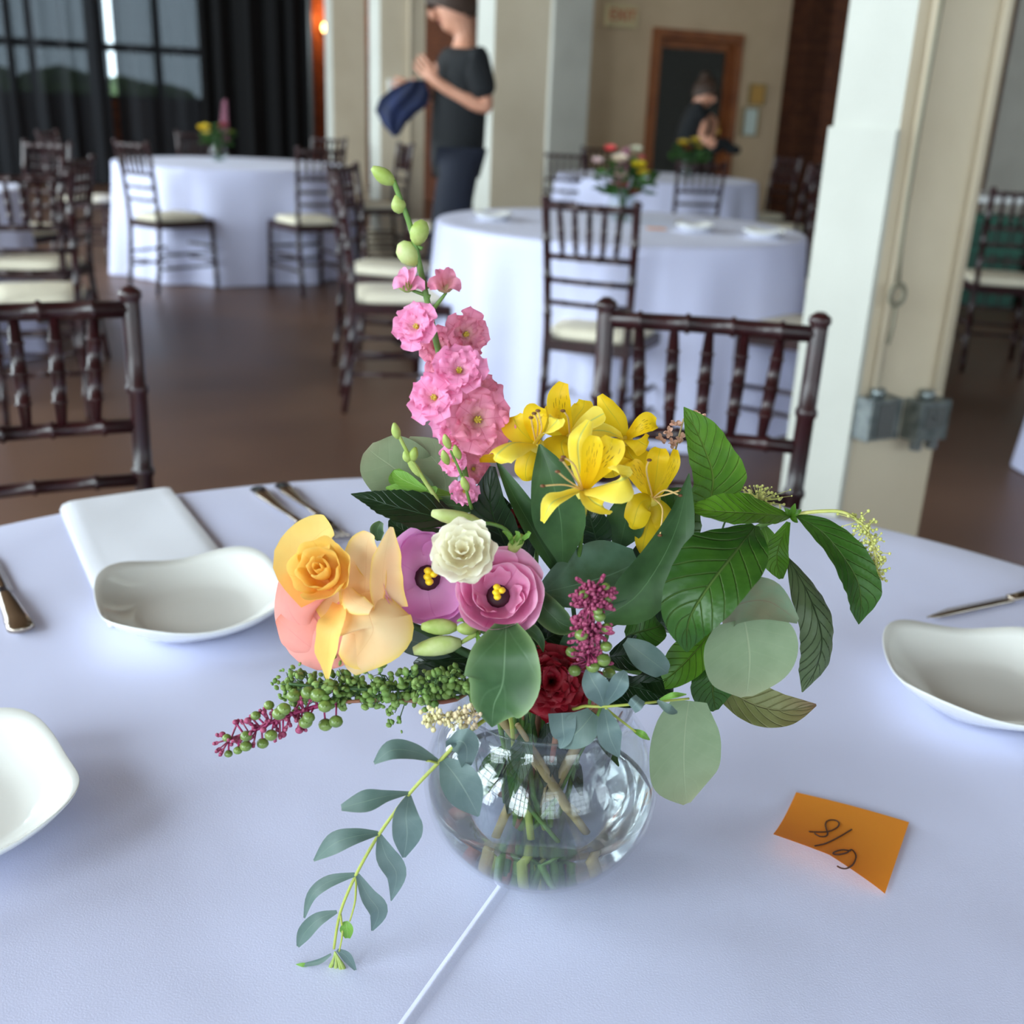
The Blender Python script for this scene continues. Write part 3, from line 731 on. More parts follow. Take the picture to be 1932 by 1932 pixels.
# ================================================================== TABLE SETTINGS
M_china = mat('white_china', (236, 236, 232), .12, spec=.6, coat=.4)
def make_plate():
    """rounded square coupe plate, corners raised"""
    n = 96; mb = MB(); vs = []; fs = []
    prof = [(0, .0045, 0), (.30, .0045, 0), (.55, .005, 0), (.66, .0075, .05), (.8, .014, .35), (.92, .021, .75), (1.0, .0265, 1.0),
            (1.005, .0262, 1.0), (.995, .024, .98), (.91, .0165, .72), (.78, .009, .3), (.62, .001, 0), (.58, -.0015, 0), (0, 0, 0)]
    for (k, z, w) in prof:
        for j in range(n):
            th = 2 * PI * j / n; c_, s_ = math.cos(th), math.sin(th); e = 2 + 1.1 * min(1, k * 1.1)
            rr = (abs(c_) ** e + abs(s_) ** e) ** (-1 / e) * .079 * k
            lift = w * (.005 * max(0, -math.cos(4 * th)) - .004 * max(0, math.cos(4 * th)))
            vs.append((c_ * rr, s_ * rr, z + lift))
    for i in range(len(prof) - 1):
        for j in range(n): fs.append((i * n + j, i * n + (j + 1) % n, (i + 1) * n + (j + 1) % n, (i + 1) * n + j))
    mb.add(vs, fs); return mb.build('plate', M_china)
pl = make_plate(); tag(pl, 'square white plate on the folded napkin, left of the roses', 'plate', 'rounded square white side plates')
pl.location = (-.272, .842, TZ + .004); pl.rotation_euler = (0, 0, R_(28))
p2 = pl.copy(); C.objects.link(p2); p2['label'] = 'square white plate at the right, level with the drooping green leaves'; p2.location = (.385, .757, TZ + .004); p2.rotation_euler = (0, 0, R_(-3))
p3 = pl.copy(); C.objects.link(p3); p3['label'] = 'square white plate cut off by the left edge, nearest to the camera'; p3.location = (-.345, .545, TZ + .002); p3.rotation_euler = (0, 0, R_(38))
# folded napkins
def napkin(corners, label, h=.005):
    """corners: 4 table points; layered folded linen"""
    A, B_, C_, D_ = [V((c.x, c.y, 0)) for c in corners]; ctr = (A + B_ + C_ + D_) / 4; ctr.z = TZ
    mb = MB(ctr); nu, nv = 24, 16
    for layer in range(3):
        vs = []; fs = []; z0 = TZ + .0005 + layer * h * .45; ins = .012 * layer
        for i in range(nu + 1):
            for j in range(nv + 1):
                u, v = i / nu, j / nv; uu = u; vv = ins + (1 - ins * .4) * v if layer else v
                p_ = A.lerp(B_, vv).lerp(D_.lerp(C_, vv), uu)
                ed = min(v, 1 - v); z = z0 + h * .45 * min(1, (ed * 14)) ** .5
                z += .0012 * math.sin(5 * u + 2 * v + layer) * min(1, ed * 8)
                vs.append(V((p_.x, p_.y, max(z, TZ + .0003))))
        for i in range(nu):
            for j in range(nv): k = i * (nv + 1) + j; fs.append((k, k + 1, k + nv + 2, k + nv + 1))
        mb.add(vs, fs)
    return tag(mb.build('napkin', M_napkin), label, 'napkin', 'folded white napkins')
nap = napkin([onH(112, 962, TZ), onH(318, 928, TZ), onH(462, 1110, TZ), onH(205, 1185, TZ)], 'folded white napkin tucked under the plate left of the roses')
napkin([V((.40, .80, TZ)), V((.52, .80, TZ)), V((.52, .62, TZ)), V((.40, .62, TZ))], 'folded white napkin under the right plate, at the right edge')
# cutlery
M_steel = mat('polished_steel', (176, 164, 152), .16, metal=1)
def knife(tip, end, label, nrm=1):
    d = (end - tip); Ln = .2; d.normalize(); s_ = d.cross(V((0, 0, 1)))
    end = tip + d * Ln; t = thing('knife', label, 'knife', V((tip.x, tip.y, TZ)), 0, 'steel table knives'); org = V((tip.x, tip.y, TZ))
    t['_org'] = list(org)
    mb = MB(org); vs = []; fs = []; n = 16
    for i in range(n + 1):
        f = i / n; x = f * .11; wt = .0095 * min(1, (f * 3.2)) ** .7; wb = .0085 * (1 if f > .12 else (f / .12) ** .5)
        for (w, z) in ((-wt * .9, .002), (0, .0036), (wb * .6, .002), (0, .0012)): vs.append(org + d * x + s_ * w + V((0, 0, z)))
    for i in range(n):
        for k in range(4): a = i * 4; fs.append((a + k, a + (k + 1) % 4, a + 4 + (k + 1) % 4, a + 4 + k))
    mb.add(vs, fs); mb.build('blade', M_steel, t)
    mb = MB(org); mb.tube([org + d * x + V((0, 0, .0045)) for x in (.108, .12, .15, .18, .198, .202)], [.0055, .006, .0085, .0105, .011, .006], 12, flat=.42); mb.build('handle', M_steel, t)
ta = onH(1748, 1169, TZ); tb = onH(1932, 1130, TZ); knife(ta, tb, 'steel knife on the cloth above the right plate')
ha = onH(42, 1196, TZ); hb_ = onH(-5, 1095, TZ); dd = (hb_ - ha).normalized(); knife(ha + dd * .2, ha, 'steel knife with amber reflections at the left edge of the table')
def fork(end, neck, label):
    d = (neck - end).normalized(); s_ = d.cross(V((0, 0, 1))); org = V((end.x, end.y, TZ)); Ln = (neck - end).length
    t = thing('fork', label, 'fork', org, 0, 'steel table forks')
    mb = MB(org); xs = [0, .004, .03, Ln * .55, Ln * .8, Ln]; mb.tube([org + d * x + V((0, 0, z)) for x, z in zip(xs, (.003, .003, .003, .005, .008, .010))], [.004, .0095, .0085, .005, .0038, .004], 12, flat=.4)
    mb.build('handle', M_steel, t)
    mb = MB(org); vs = []; fs = []
    for i in range(9):
        f = i / 8; x = Ln + f * .03; w = .004 + .008 * min(1, f * 2) ** .8; z = .010 - .007 * math.sin(f * PI * .6)
        for k in (-1, 0, 1): vs.append(org + d * x + s_ * w * k + V((0, 0, z - (.0015 if k == 0 else 0))))
        for k in (-1, 0, 1): vs.append(org + d * x + s_ * w * k + V((0, 0, z - .0015 - (.0015 if k == 0 else 0))))
    for i in range(8):
        for k in range(2): a = i * 6 + k; fs += [(a, a + 1, a + 7, a + 6), (a + 3, a + 9, a + 10, a + 4)]
        a = i * 6; fs += [(a, a + 6, a + 9, a + 3), (a + 2, a + 5, a + 11, a + 8)]
    mb.add(vs, fs); hd = mb.build('head', M_steel, t)
    for k in range(4):
        w = (k - 1.5) * .0062; mb = MB(org); mb.tube([org + d * (Ln + x) + s_ * w + V((0, 0, z)) for x, z in ((.028, .0035), (.045, .003), (.062, .006), (.07, .009))], [.0016, .0015, .0013, .0006], 6); mb.build('tine', M_steel, hd)
    return t
fork(onH(484, 925, TZ), onH(566, 1000, TZ), 'larger fork on the cloth beyond the yellow rose, the left one of the pair')
fork(onH(530, 918, TZ), onH(600, 985, TZ), 'smaller fork beside it, the right one of the pair beyond the yellow rose')

# sticky note
def note():
    A = onH(1502, 1495, TZ + .001); B_ = onH(1715, 1552, TZ + .001); C_ = onH(1670, 1684, TZ + .002); D_ = onH(1462, 1578, TZ + .010)
    A, B_, C_, D_ = [V((q.x, q.y, 0)) for q in (A, B_, C_, D_)]
    D_ = A + (C_ - B_) * 1.0 + (D_ - (A + C_ - B_)) * .8
    ctr = (A + B_ + C_ + D_) / 4; ctr.z = TZ
    def hgt(s, t): return .0012 + .012 * (t ** 2.2) * (1 - s) ** .8 + .0045 * t ** 3 * (1 - abs(2 * s - 1)) + .001 * math.sin(3 * s)
    def P(s, t): q = A.lerp(B_, s).lerp(D_.lerp(C_, s), t); q.z = TZ + hgt(s, t); return q
    mb = MB(ctr); n = 24; vs = []; fs = []
    for k in (0, -.0002):
        for i in range(n + 1):
            for j in range(n + 1): q = P(i / n, j / n); q.z += k; vs.append(q)
    M1 = (n + 1) ** 2
    for i in range(n):
        for j in range(n): a = i * (n + 1) + j; fs.append((a, a + n + 1, a + n + 2, a + 1)); a += M1; fs.append((a, a + 1, a + n + 2, a + n + 1))
    mb.add(vs, fs); o = mb.build('sticky_note', mat('orange_paper', (255, 166, 50), .75, trans=.25)); tag(o, 'square orange sticky note with handwritten numbers lying right of the vase', 'note')
    # handwriting, from the strokes seen on the paper
    st = [[(372, 1492), (420, 1493), (480, 1489), (522, 1470), (535, 1450), (520, 1434), (490, 1430), (466, 1438), (460, 1455), (468, 1480), (476, 1500), (464, 1514), (432, 1515), (403, 1500)],
          [(605, 1478), (540, 1516), (470, 1550), (410, 1566)],
          [(612, 1584), (565, 1580), (527, 1590), (518, 1602), (545, 1604), (590, 1594), (612, 1578), (632, 1590), (644, 1615), (632, 1650), (600, 1675), (570, 1686), (545, 1683)]]
    mb = MB(ctr); e1 = B_ - A; e2 = D_ - A
    for s_ in st:
        raw = []
        for (x, y) in s_:
            px, py = 1400 + x / 2.883, 1050 + y / 2.883
            h = TZ + .003
            for _ in range(4):
                q = onH(px, py, h); r = q - A; det = e1.x * e2.y - e1.y * e2.x
                s1 = (r.x * e2.y - r.y * e2.x) / det; t1 = (e1.x * r.y - e1.y * r.x) / det
                h = TZ + hgt(min(max(s1, 0), 1), min(max(t1, 0), 1))
            raw.append(P(s1, t1) + V((0, 0, .0002)))
        m_ = (len(raw) - 1) * 4; mb.tube([cr(raw, i / m_) for i in range(m_ + 1)], .0005, 6)
    h_ = mb.build('handwriting', mat('brown_ink', (74, 34, 10), .5), o); 
note()

# ================================================================== PEOPLE
M_skin = mat('skin', (206, 150, 124), .5, noise_=(30, 1), rgb2=(196, 138, 112))
M_hair = mat('brown_hair', (58, 38, 26), .6, bump=(80, .5)); M_black = mat('black_cotton', (17, 20, 24), .85); M_navyt = mat('navy_trousers', (18, 24, 40), .85)
def skin_mesh(name, joints, edges, material, parent=None, sub=2, loc=None):
    """joints {key:(Vector, radius)}; continuous skinned surface"""
    me = D.meshes.new(name); ks = list(joints); org = loc or V((0, 0, 0))
    me.from_pydata([tuple(joints[k][0] - org) for k in ks], [(ks.index(a), ks.index(b)) for a, b in edges], [])
    o = link(name, me, None, parent, False)
    md = o.modifiers.new('skin', 'SKIN'); md.use_smooth_shade = True
    if not me.skin_vertices: 
        bm = bmesh.new(); bm.from_mesh(me); bm.verts.layers.skin.verify(); bm.to_mesh(me); bm.free()
    for i, k in enumerate(ks):
        r = joints[k][1]; r = r if isinstance(r, tuple) else (r, r)
        me.skin_vertices[0].data[i].radius = r; me.skin_vertices[0].data[i].use_root = (i == 0)
    s2 = o.modifiers.new('sub', 'SUBSURF'); s2.levels = s2.render_levels = sub
    bpy.context.view_layer.update()
    dg = bpy.context.evaluated_depsgraph_get(); m2 = D.meshes.new_from_object(o.evaluated_get(dg))
    m2.materials.clear(); m2.materials.append(material); m2.shade_smooth(); o.modifiers.clear(); o.data = m2; D.meshes.remove(me); m2.name = name
    return o
def hand(P, J, Ed, wrist, palm, dirn, side, tag_, curl=.5, r=.0085):
    """palm and five fingers from the wrist joint; dirn = pointing direction, side = towards the thumb"""
    dirn = dirn.normalized(); side = (side - dirn * side.dot(dirn)).normalized(); dn = dirn.cross(side)
    J[tag_ + 'p'] = (palm, .026); Ed.append((wrist, tag_ + 'p'))
    for k, ln in enumerate((.075, .085, .08, .062)):
        off = side * (.03 - .02 * k); a = palm + dirn * .035 + off; b = a + (dirn + dn * curl * .5).normalized() * ln * .5; c = b + (dirn * (1 - curl) + dn * curl).normalized() * ln * .5
        for q, (pt, rr) in enumerate(((a, r), (b, r * .95), (c, r * .75))): J['%s%d%d' % (tag_, k, q)] = (pt, rr)
        Ed.append((tag_ + 'p', '%s%d0' % (tag_, k))); Ed.append(('%s%d0' % (tag_, k), '%s%d1' % (tag_, k))); Ed.append(('%s%d1' % (tag_, k), '%s%d2' % (tag_, k)))
    a = palm + side * .038 - dirn * .005; b = a + (dirn + side * .5).normalized() * .035
    J[tag_ + 't0'] = (a, r * 1.2); J[tag_ + 't1'] = (b, r); Ed.append((tag_ + 'p', tag_ + 't0')); Ed.append((tag_ + 't0', tag_ + 't1'))
def person(root, hd, neck, chest, belly, pelvis, shN, shF, arms, legs, face, hair='short', hands=True, trousers=M_navyt):
    """root thing; hd head centre; arms [(elbow, wrist, hand dir)], legs [(hip, knee, ankle, toe)]"""
    org = root.location.copy(); J = {}; E_ = []
    J['pelvis'] = (pelvis, .09); J['belly'] = (belly, .085); J['chest'] = (chest, .09); J['nb'] = (neck + (chest - neck) * .35, .075); J['neck'] = (neck, .045)
    E_ += [('pelvis', 'belly'), ('belly', 'chest'), ('chest', 'nb'), ('nb', 'neck')]
    up = (hd - neck).normalized(); J['jaw'] = (hd - up * .06 + face * .035, .062); J['head'] = (hd + up * .015 + face * .005, .088); J['crown'] = (hd + up * .085 - face * .01, (.062, .075))
    J['chin'] = (hd - up * .10 + face * .07, .026); E_.append(('jaw', 'chin'))
    E_ += [('neck', 'jaw'), ('jaw', 'head'), ('head', 'crown')]
    for i, (sh, (el, wr, hdn)) in enumerate(zip((shN, shF), arms)):
        k = 'ab'[i]; J[k + 's'] = (sh, .045); J[k + 'u'] = (sh.lerp(el, .5), .043); J[k + 'e'] = (el, .041); J[k + 'f'] = (el.lerp(wr, .4), .038); J[k + 'w'] = (wr, .026)
        E_ += [('chest', k + 's'), (k + 's', k + 'u'), (k + 'u', k + 'e'), (k + 'e', k + 'f'), (k + 'f', k + 'w')]
        hand(None, J, E_, k + 'w', wr + hdn.normalized() * .05, hdn, V((0, 0, 1)) if abs(hdn.normalized().z) < .8 else V((0, -1, 0)), k + 'h')
    for i, (hp, kn, an, toe) in enumerate(legs):
        k = 'lr'[i]; J[k + 'h'] = (hp, .06); J[k + 'k'] = (kn, .045); J[k + 'c'] = (kn.lerp(an, .35), .042); J[k + 'a'] = (an, .036); J[k + 't'] = (toe, .032)
        E_ += [('pelvis', k + 'h'), (k + 'h', k + 'k'), (k + 'k', k + 'c'), (k + 'c', k + 'a'), (k + 'a', k + 't')]
    skin_mesh('body', J, E_, M_skin, root, 1, org)
    sj = {'a': (pelvis + V((0, 0, -.15)), .13), 'a2': (pelvis, .142), 'b': (belly, .14), 'c': (chest, .15), 'd': (neck + (chest - neck) * .45, .088)}
    se = [('a', 'a2'), ('a2', 'b'), ('b', 'c'), ('c', 'd')]
    for i, (sh, ar) in enumerate(zip((shN, shF), arms)):
        k = str(i); sj['s' + k] = (sh, .078); sj['m' + k] = (sh.lerp(ar[0], .45), .068); sj['e' + k] = (sh.lerp(ar[0], .78), .064)
        se += [('c', 's' + k), ('s' + k, 'm' + k), ('m' + k, 'e' + k)]
    skin_mesh('t_shirt', sj, se, M_black, root, 2, org)['label'] = 'black short-sleeved t-shirt'
    tj = {'p': (pelvis + V((0, 0, .06)), .118)}; te = []
    for i, (hp, kn, an, toe) in enumerate(legs):
        k = str(i); tj['h' + k] = (hp, .1); tj['t' + k] = (hp.lerp(kn, .5), .088); tj['k' + k] = (kn, .068); tj['c' + k] = (kn.lerp(an, .4), .065); tj['a' + k] = (an + V((0, 0, .02)), .056)
        te += [('p', 'h' + k), ('h' + k, 't' + k), ('t' + k, 'k' + k), ('k' + k, 'c' + k), ('c' + k, 'a' + k)]
        mb = MB(org); d = (toe - an); d.z = 0; d.normalize(); a0 = V((an.x, an.y, .045)) - d * .05
        mb.tube([a0, a0 + d * .06, a0 + d * .16, a0 + d * .24, a0 + d * .27], [.042, .046, .044, .036, .018], 12, flat=.9); mb.build('shoe', M_black, root)
    skin_mesh('trousers', tj, te, trousers, root, 2, org)
    # face: nose, eyes, mouth, ear
    sd = face.cross(up).normalized(); R3 = Matrix((sd, face, up)).transposed()
    mb = MB(org); mb.ball(hd + face * .098 - up * .012, .017, 8, (.8, 1.1, 1.5), R3); mb.build('nose', M_skin, root)
    for s_ in (-1, 1):
        mb = MB(org); mb.ball(hd + face * .078 + sd * .032 * s_ + up * .014, .012, 8, (1.2, .6, .7), R3); mb.build('eye', mat('eye_dark', (46, 34, 30), .3), root)
        mb = MB(org); mb.ball(hd + sd * .076 * s_ - face * .005, .03, 8, (.35, .7, 1.0), R3); mb.build('ear', M_skin, root)
    mb = MB(org); mb.ball(hd + face * .083 - up * .05, .016, 8, (1.5, .4, .35), R3); mb.build('mouth', mat('lips', (176, 100, 92), .5), root)
    # hair
    mb = MB(org); n = 20; vs = []; fs = []
    for i in range(9):
        a = i / 8 * (PI * .70)
        for j in range(n):
            th = 2 * PI * j / n; fr = math.sin(th)     # face side where fr > 0
            aa = a * (1 - .38 * max(0, fr)) * (1.1 if fr < 0 else 1)
            q = V((math.sin(aa) * math.cos(th) * .094, math.sin(aa) * math.sin(th) * .11 - .008, math.cos(aa) * .118 + .005)); q *= 1 + .03 * math.sin(5 * th + 3 * a)
            vs.append(hd + R3 @ q + up * .01)
    for i in range(8):
        for j in range(n): fs.append((i * n + j, (i + 1) * n + j, (i + 1) * n + (j + 1) % n, i * n + (j + 1) % n))
    mb.add(vs, fs)
    if hair == 'bun': mb.ball(hd - face * .07 + up * .11, .05, 10)
    mb.build('hair', M_hair, root)
YP = 5.42
def A(x, y, dy=0): return onY(x, y, YP + dy)
pel = A(862, 292); xk = pel.x
def G(x, y, z): return V((x, y, z))
root = thing('person', 'person in black t-shirt and dark trousers looking down, holding a navy cloth', 'person', (pel.x, YP, 0))
elN = A(921, 208, -.14); wrN = A(826, 158, -.16); elF = A(862, 200, .16); wrF = A(800, 176, .05)
person(root, A(852, 12), A(878, 62), A(870, 140), A(866, 220), pel, A(896, 112, -.17), A(852, 112, .17),
       [(elN, wrN, A(800, 128, -.15) - wrN), (elF, wrF, A(775, 168, .03) - wrF)],
       [(G(xk + .02, YP - .09, pel.z - .06), G(xk - .03, YP - .1, .5), G(xk - .02, YP - .09, .09), G(xk - .16, YP - .10, .04)),
        (G(xk + .0, YP + .09, pel.z - .06), G(xk - .08, YP + .08, .5), G(xk - .1, YP + .10, .09), G(xk - .24, YP + .11, .04))],
       V((-.93, -.2, -.30)).normalized())
# navy cloth in his hands
M_navy = mat('navy_linen', (22, 36, 78), .8, noise_=(9, 1), rgb2=(14, 24, 52))
mb = MB(A(760, 200)); rows = [[(770, 152), (800, 150)], [(738, 168), (812, 176)], [(716, 186), (806, 200)], [(708, 208), (786, 214)], [(722, 236), (768, 232)], [(742, 258), (752, 256)]]
vs = []; fs = []; n = 14
for sgn in (-1, 1):
    for r_ in rows:
        for j in range(n + 1):
            f = j / n; x = r_[0][0] + (r_[1][0] - r_[0][0]) * f; y = r_[0][1] + (r_[1][1] - r_[0][1]) * f
            vs.append(A(x, y, -.08 + sgn * (.012 + .035 * math.sin(PI * f)) + .018 * math.sin(f * 14 + y * .03)))
k0 = len(rows) * (n + 1)
for L_ in (0, 1):
    for i in range(len(rows) - 1):
        for j in range(n): a = L_ * k0 + i * (n + 1) + j; fs.append((a, a + 1, a + n + 2, a + n + 1))
for i in range(len(rows) - 1):
    for j in (0, n): a = i * (n + 1) + j; fs.append((a, a + n + 1, a + n + 1 + k0, a + k0))
mb.add(vs, fs); tag(mb.build('cloth', M_navy), 'navy blue cloth hanging from the hands of the man in black', 'cloth')
# far person by the door
YP = 9.95
pel = A(1302, 300); xk = pel.x
root = thing('person', 'person in black leaning forward before the wooden door, hair tied up, holding a dark cloth', 'person', (pel.x, YP, 0))
elN = A(1330, 232, -.12); wrN = A(1322, 262, -.2); elF = A(1348, 228, .1); wrF = A(1340, 268, 0)
person(root, A(1330, 176), A(1318, 196), A(1304, 226), A(1300, 262), pel, A(1316, 208, -.15), A(1310, 208, .16),
       [(elN, wrN, V((.6, -.3, -.2))), (elF, wrF, V((.6, 0, -.2)))],
       [(G(xk - .02, YP - .09, pel.z - .06), G(xk + .03, YP - .1, .45), G(xk - .05, YP - .09, .09), G(xk + .1, YP - .10, .04)),
        (G(xk - .02, YP + .09, pel.z - .06), G(xk + .05, YP + .08, .45), G(xk + .0, YP + .10, .09), G(xk + .15, YP + .11, .04))],
       V((.75, -.45, -.4)).normalized(), hair='bun', trousers=M_black)
q = A(1358, 280, -.16); mb = MB(q)
for k in range(7): mb.ball(q + V((.045 * (k - 3), .02 * math.sin(k * 2), .02 * math.cos(k * 1.7) + .025 - .006 * abs(k - 3))), .062 - .006 * abs(k - 3), 10, (1.1, .8, .9))
tag(mb.build('folded_cloth', M_black), 'dark folded cloth held low in the arms of the person at the door', 'cloth')

# ================================================================== CENTREPIECES ON THE OTHER TABLES
M_clear = D.materials.new('clear_glass'); thinglass(M_clear, (.86, .91, .90), 1.4)
M_leafg = mat('foliage_green', (66, 108, 46), .6, noise_=(30, 1), rgb2=(40, 76, 34), trans=.2)
def far_flowers(x, y, label, blooms, spike=None, seed=1, sc=1.0):
    random.seed(seed); t = thing('flower_arrangement', label, 'flowers', (x, y, TZ), 0, 'bowls of flowers on the other tables')
    mb = MB(); mb.lathe([(.0, .002), (.035, .002), (.062, .03), (.066, .06), (.055, .1), (.045, .12), (.048, .125)], n=24); mb.build('glass_bowl', M_clear, t)
    mb = MB()
    for k in range(130):
        a = random.uniform(0, 2 * PI); r = random.uniform(.02, .13) * sc; z = .13 + random.uniform(-.02, .14) * sc * (1.1 - r / .2)
        c = V((r * math.cos(a), r * math.sin(a), z)); d = V((math.cos(a), math.sin(a), random.uniform(-.3, .9))).normalized() * random.uniform(.03, .06)
        blade(mb, [c - d * .5, c, c + d * .6], [.002, .016, .001], V((random.uniform(-.5, .5), random.uniform(-1, 0), .8)), nu=5, nv=2)
    for k in range(12):
        a = k * .52; mb.tube([(.02 * math.cos(a + 2), .02 * math.sin(a + 2), .01), (.02 * math.cos(a), .02 * math.sin(a), .12), (.06 * math.cos(a), .06 * math.sin(a), .2)], .002, 5)
    mb.build('foliage', M_leafg, t)
    for (dx, dy, dz, r, c) in blooms:
        mb = MB(); cc = V((dx, dy, dz + .12)) 
        for L_ in range(3):
            for k in range(6):
                a = k * PI / 3 + L_ * .5; d = V((math.cos(a), math.sin(a) * .8 - .3, .35 + .35 * L_)).normalized()
                blade(mb, [cc, cc + d * r * (.6 - .1 * L_), cc + d * r * (1 - .2 * L_) + V((0, 0, r * .1))], [r * .15, r * .45, r * .1], V((0, -.6, .8)), nu=5, nv=3, cup=.3)
        mb.build('blossom', mat('far_%d_%d_%d' % c, c, .6, trans=.2), t)
    if spike:
        (dx, dz0, dz1, c) = spike; mb = MB()
        for k in range(46):
            f = k / 45; z = dz0 + (dz1 - dz0) * f; r = .028 * (1 - .6 * f); a = k * 2.4
            q = V((dx + .02 * f + r * math.cos(a), r * math.sin(a), z)); mb.ball(q, .011 * (1.1 - .5 * f), 6, (1.2, 1.2, .8))
        mb.tube([(0, 0, .05), (dx, 0, dz0), (dx + .02, 0, dz1)], .003, 6)
        mb.build('blossom_spike', mat('far_sp', c, .6), t)
    return t
q = onH(413, 305, TZ)
far_flowers(q.x, q.y, 'small bouquet with a yellow bloom and a dusky pink spike on the left table', [(-.08, -.05, .1, .05, (240, 214, 60)), (-.06, -.06, .07, .035, (244, 226, 120)), (.06, -.05, .12, .04, (150, 30, 44)), (.10, -.02, .08, .03, (120, 130, 50))], (.045, .15, .42, (170, 110, 130)), 4, .95)
q = onH(1172, 418, TZ)
far_flowers(q.x, q.y, 'bouquet of white, coral and yellow blooms on the middle table', [(-.07, -.03, .17, .03, (244, 110, 110)), (-.12, -.02, .12, .028, (238, 216, 214)), (-.03, -.06, .13, .04, (240, 226, 206)), (-.02, -.07, .07, .03, (236, 214, 200)), (.05, -.06, .11, .035, (236, 214, 40)), (.07, -.05, .08, .03, (226, 200, 50)), (.04, .0, .17, .03, (224, 222, 200)), (.06, -.03, .14, .02, (206, 90, 100)), (-.01, -.08, .03, .025, (190, 60, 80)), (.04, -.07, .0, .03, (110, 16, 30))], (-.02, .15, .30, (214, 214, 160)), 6, 1.0)
q = onH(1243, 335, TZ)
far_flowers(T4[0] + .25, T4[1] + .1, 'bouquet of yellow and dark red blooms on the far table', [(-.06, -.03, .12, .05, (226, 196, 60)), (.03, -.05, .14, .05, (216, 190, 70)), (-.02, -.06, .08, .05, (120, 40, 20)), (.07, -.03, .1, .04, (200, 180, 90))], None, 9, 1.2)
# settings on the middle table: orange note, glasses, plates
def onT(dx, dy): return V((T2[0] + dx, T2[1] + dy, TZ))
q = onH(1238, 432, TZ); mb = MB(q); mb.box(q + V((0, 0, .002)), (.075, .075, .002)); tag(mb.build('sticky_note', mat('peach_paper', (246, 170, 120), .7), smooth=False), 'small orange note lying on the middle table', 'note')
for (x, y, lb) in [(1310, 436, 'white plate on the middle table, in front right of its bouquet'), (930, 415, 'white plate at the left side of the middle table'), (1440, 448, 'white plate at the right side of the middle table')]:
    q = onH(x, y, TZ); o = pl.copy(); C.objects.link(o); o.location = (q.x, q.y, TZ + .002); o.rotation_euler = (0, 0, x); o['label'] = lb

# ================================================================== THE BOWL
M_vase = D.materials.new('bowl_glass'); thinglass(M_vase, (.93, .945, .95), 1.5)
VC3 = V((VX, VY, TZ))
def bowl_r(z): return .069 * math.sqrt(max(0, 1 - ((z - .060) / .063) ** 2))
prof = [(0, .001), (.02, .0008), (bowl_r(.004), .004)] + [(bowl_r(z), z) for z in [.008, .014, .022, .03, .038, .046, .054, .06, .066, .074, .082, .09, .097, .102]]
prof += [(.0475, .106), (.0485, .110), (.0505, .113), (.0512, .1145), (.0500, .115)]
prof += [(.0470, .110), (.0455, .104)] + [(bowl_r(z) - .0022, z) for z in [.097, .09, .074, .06, .046, .03, .018, .010, .007]] + [(0, .005)]
mb = MB(VC3); mb.lathe(prof, VC3, 72); vase = mb.build('glass_bowl', M_vase)
tag(vase, 'round clear glass bowl half full of water holding the large bouquet on the nearest table', 'vase')
M_water = D.materials.new('water'); M_water.use_nodes = True; nt = M_water.node_tree; nt.nodes.clear()
o_ = nt.nodes.new('ShaderNodeOutputMaterial'); g_ = nt.nodes.new('ShaderNodeBsdfGlass'); g_.inputs['IOR'].default_value = 1.33; g_.inputs[0].default_value = (.96, .98, .98, 1); g_.inputs['Roughness'].default_value = 0
t_ = nt.nodes.new('ShaderNodeBsdfTransparent'); t_.inputs[0].default_value = (.93, .95, .95, 1); mx = nt.nodes.new('ShaderNodeMixShader'); mx.inputs[0].default_value = .85
nt.links.new(t_.outputs[0], mx.inputs[1]); nt.links.new(g_.outputs[0], mx.inputs[2]); nt.links.new(mx.outputs[0], o_.inputs[0])
WL = .053
mb = MB(VC3); mb.lathe([(0, .0062)] + [(bowl_r(z) - .0028, z) for z in (.009, .013, .02, .03, .04, .048)] + [(bowl_r(WL) - .0026, WL + .0008), (bowl_r(WL) - .005, WL), (0, WL)], VC3, 64)
w_ = mb.build('water', M_water, vase); w_.location = (0, 0, 0)
# crumpled clear film inside the neck
M_film = D.materials.new('clear_film'); thinglass(M_film, (.95, .96, .96), 1.7, .015)
random.seed(11); mb = MB(VC3); vs = []; fs = []; n = 90
for k, z in enumerate((.062, .078, .094, .108, .118)):
    for j in range(n):
        th = 2 * PI * j / n; rr = (.040 + .010 * k / 4) * (1 + .10 * noise.noise(V((3.5 * math.cos(th), 3.5 * math.sin(th), k * .7))) + .05 * math.sin(13 * th + k)) - .002
        vs.append(VC3 + V((rr * math.cos(th), rr * math.sin(th), z + .006 * noise.noise(V((6 * math.cos(th), 6 * math.sin(th), 3))))))
for k in range(4):
    for j in range(n): fs.append((k * n + j, k * n + (j + 1) % n, (k + 1) * n + (j + 1) % n, (k + 1) * n + j))
mb.add(vs, fs); o = mb.build('plastic_wrap', M_film, smooth=True); tag(o, 'crumpled clear plastic wrap lining the neck of the glass bowl', 'plastic wrap')

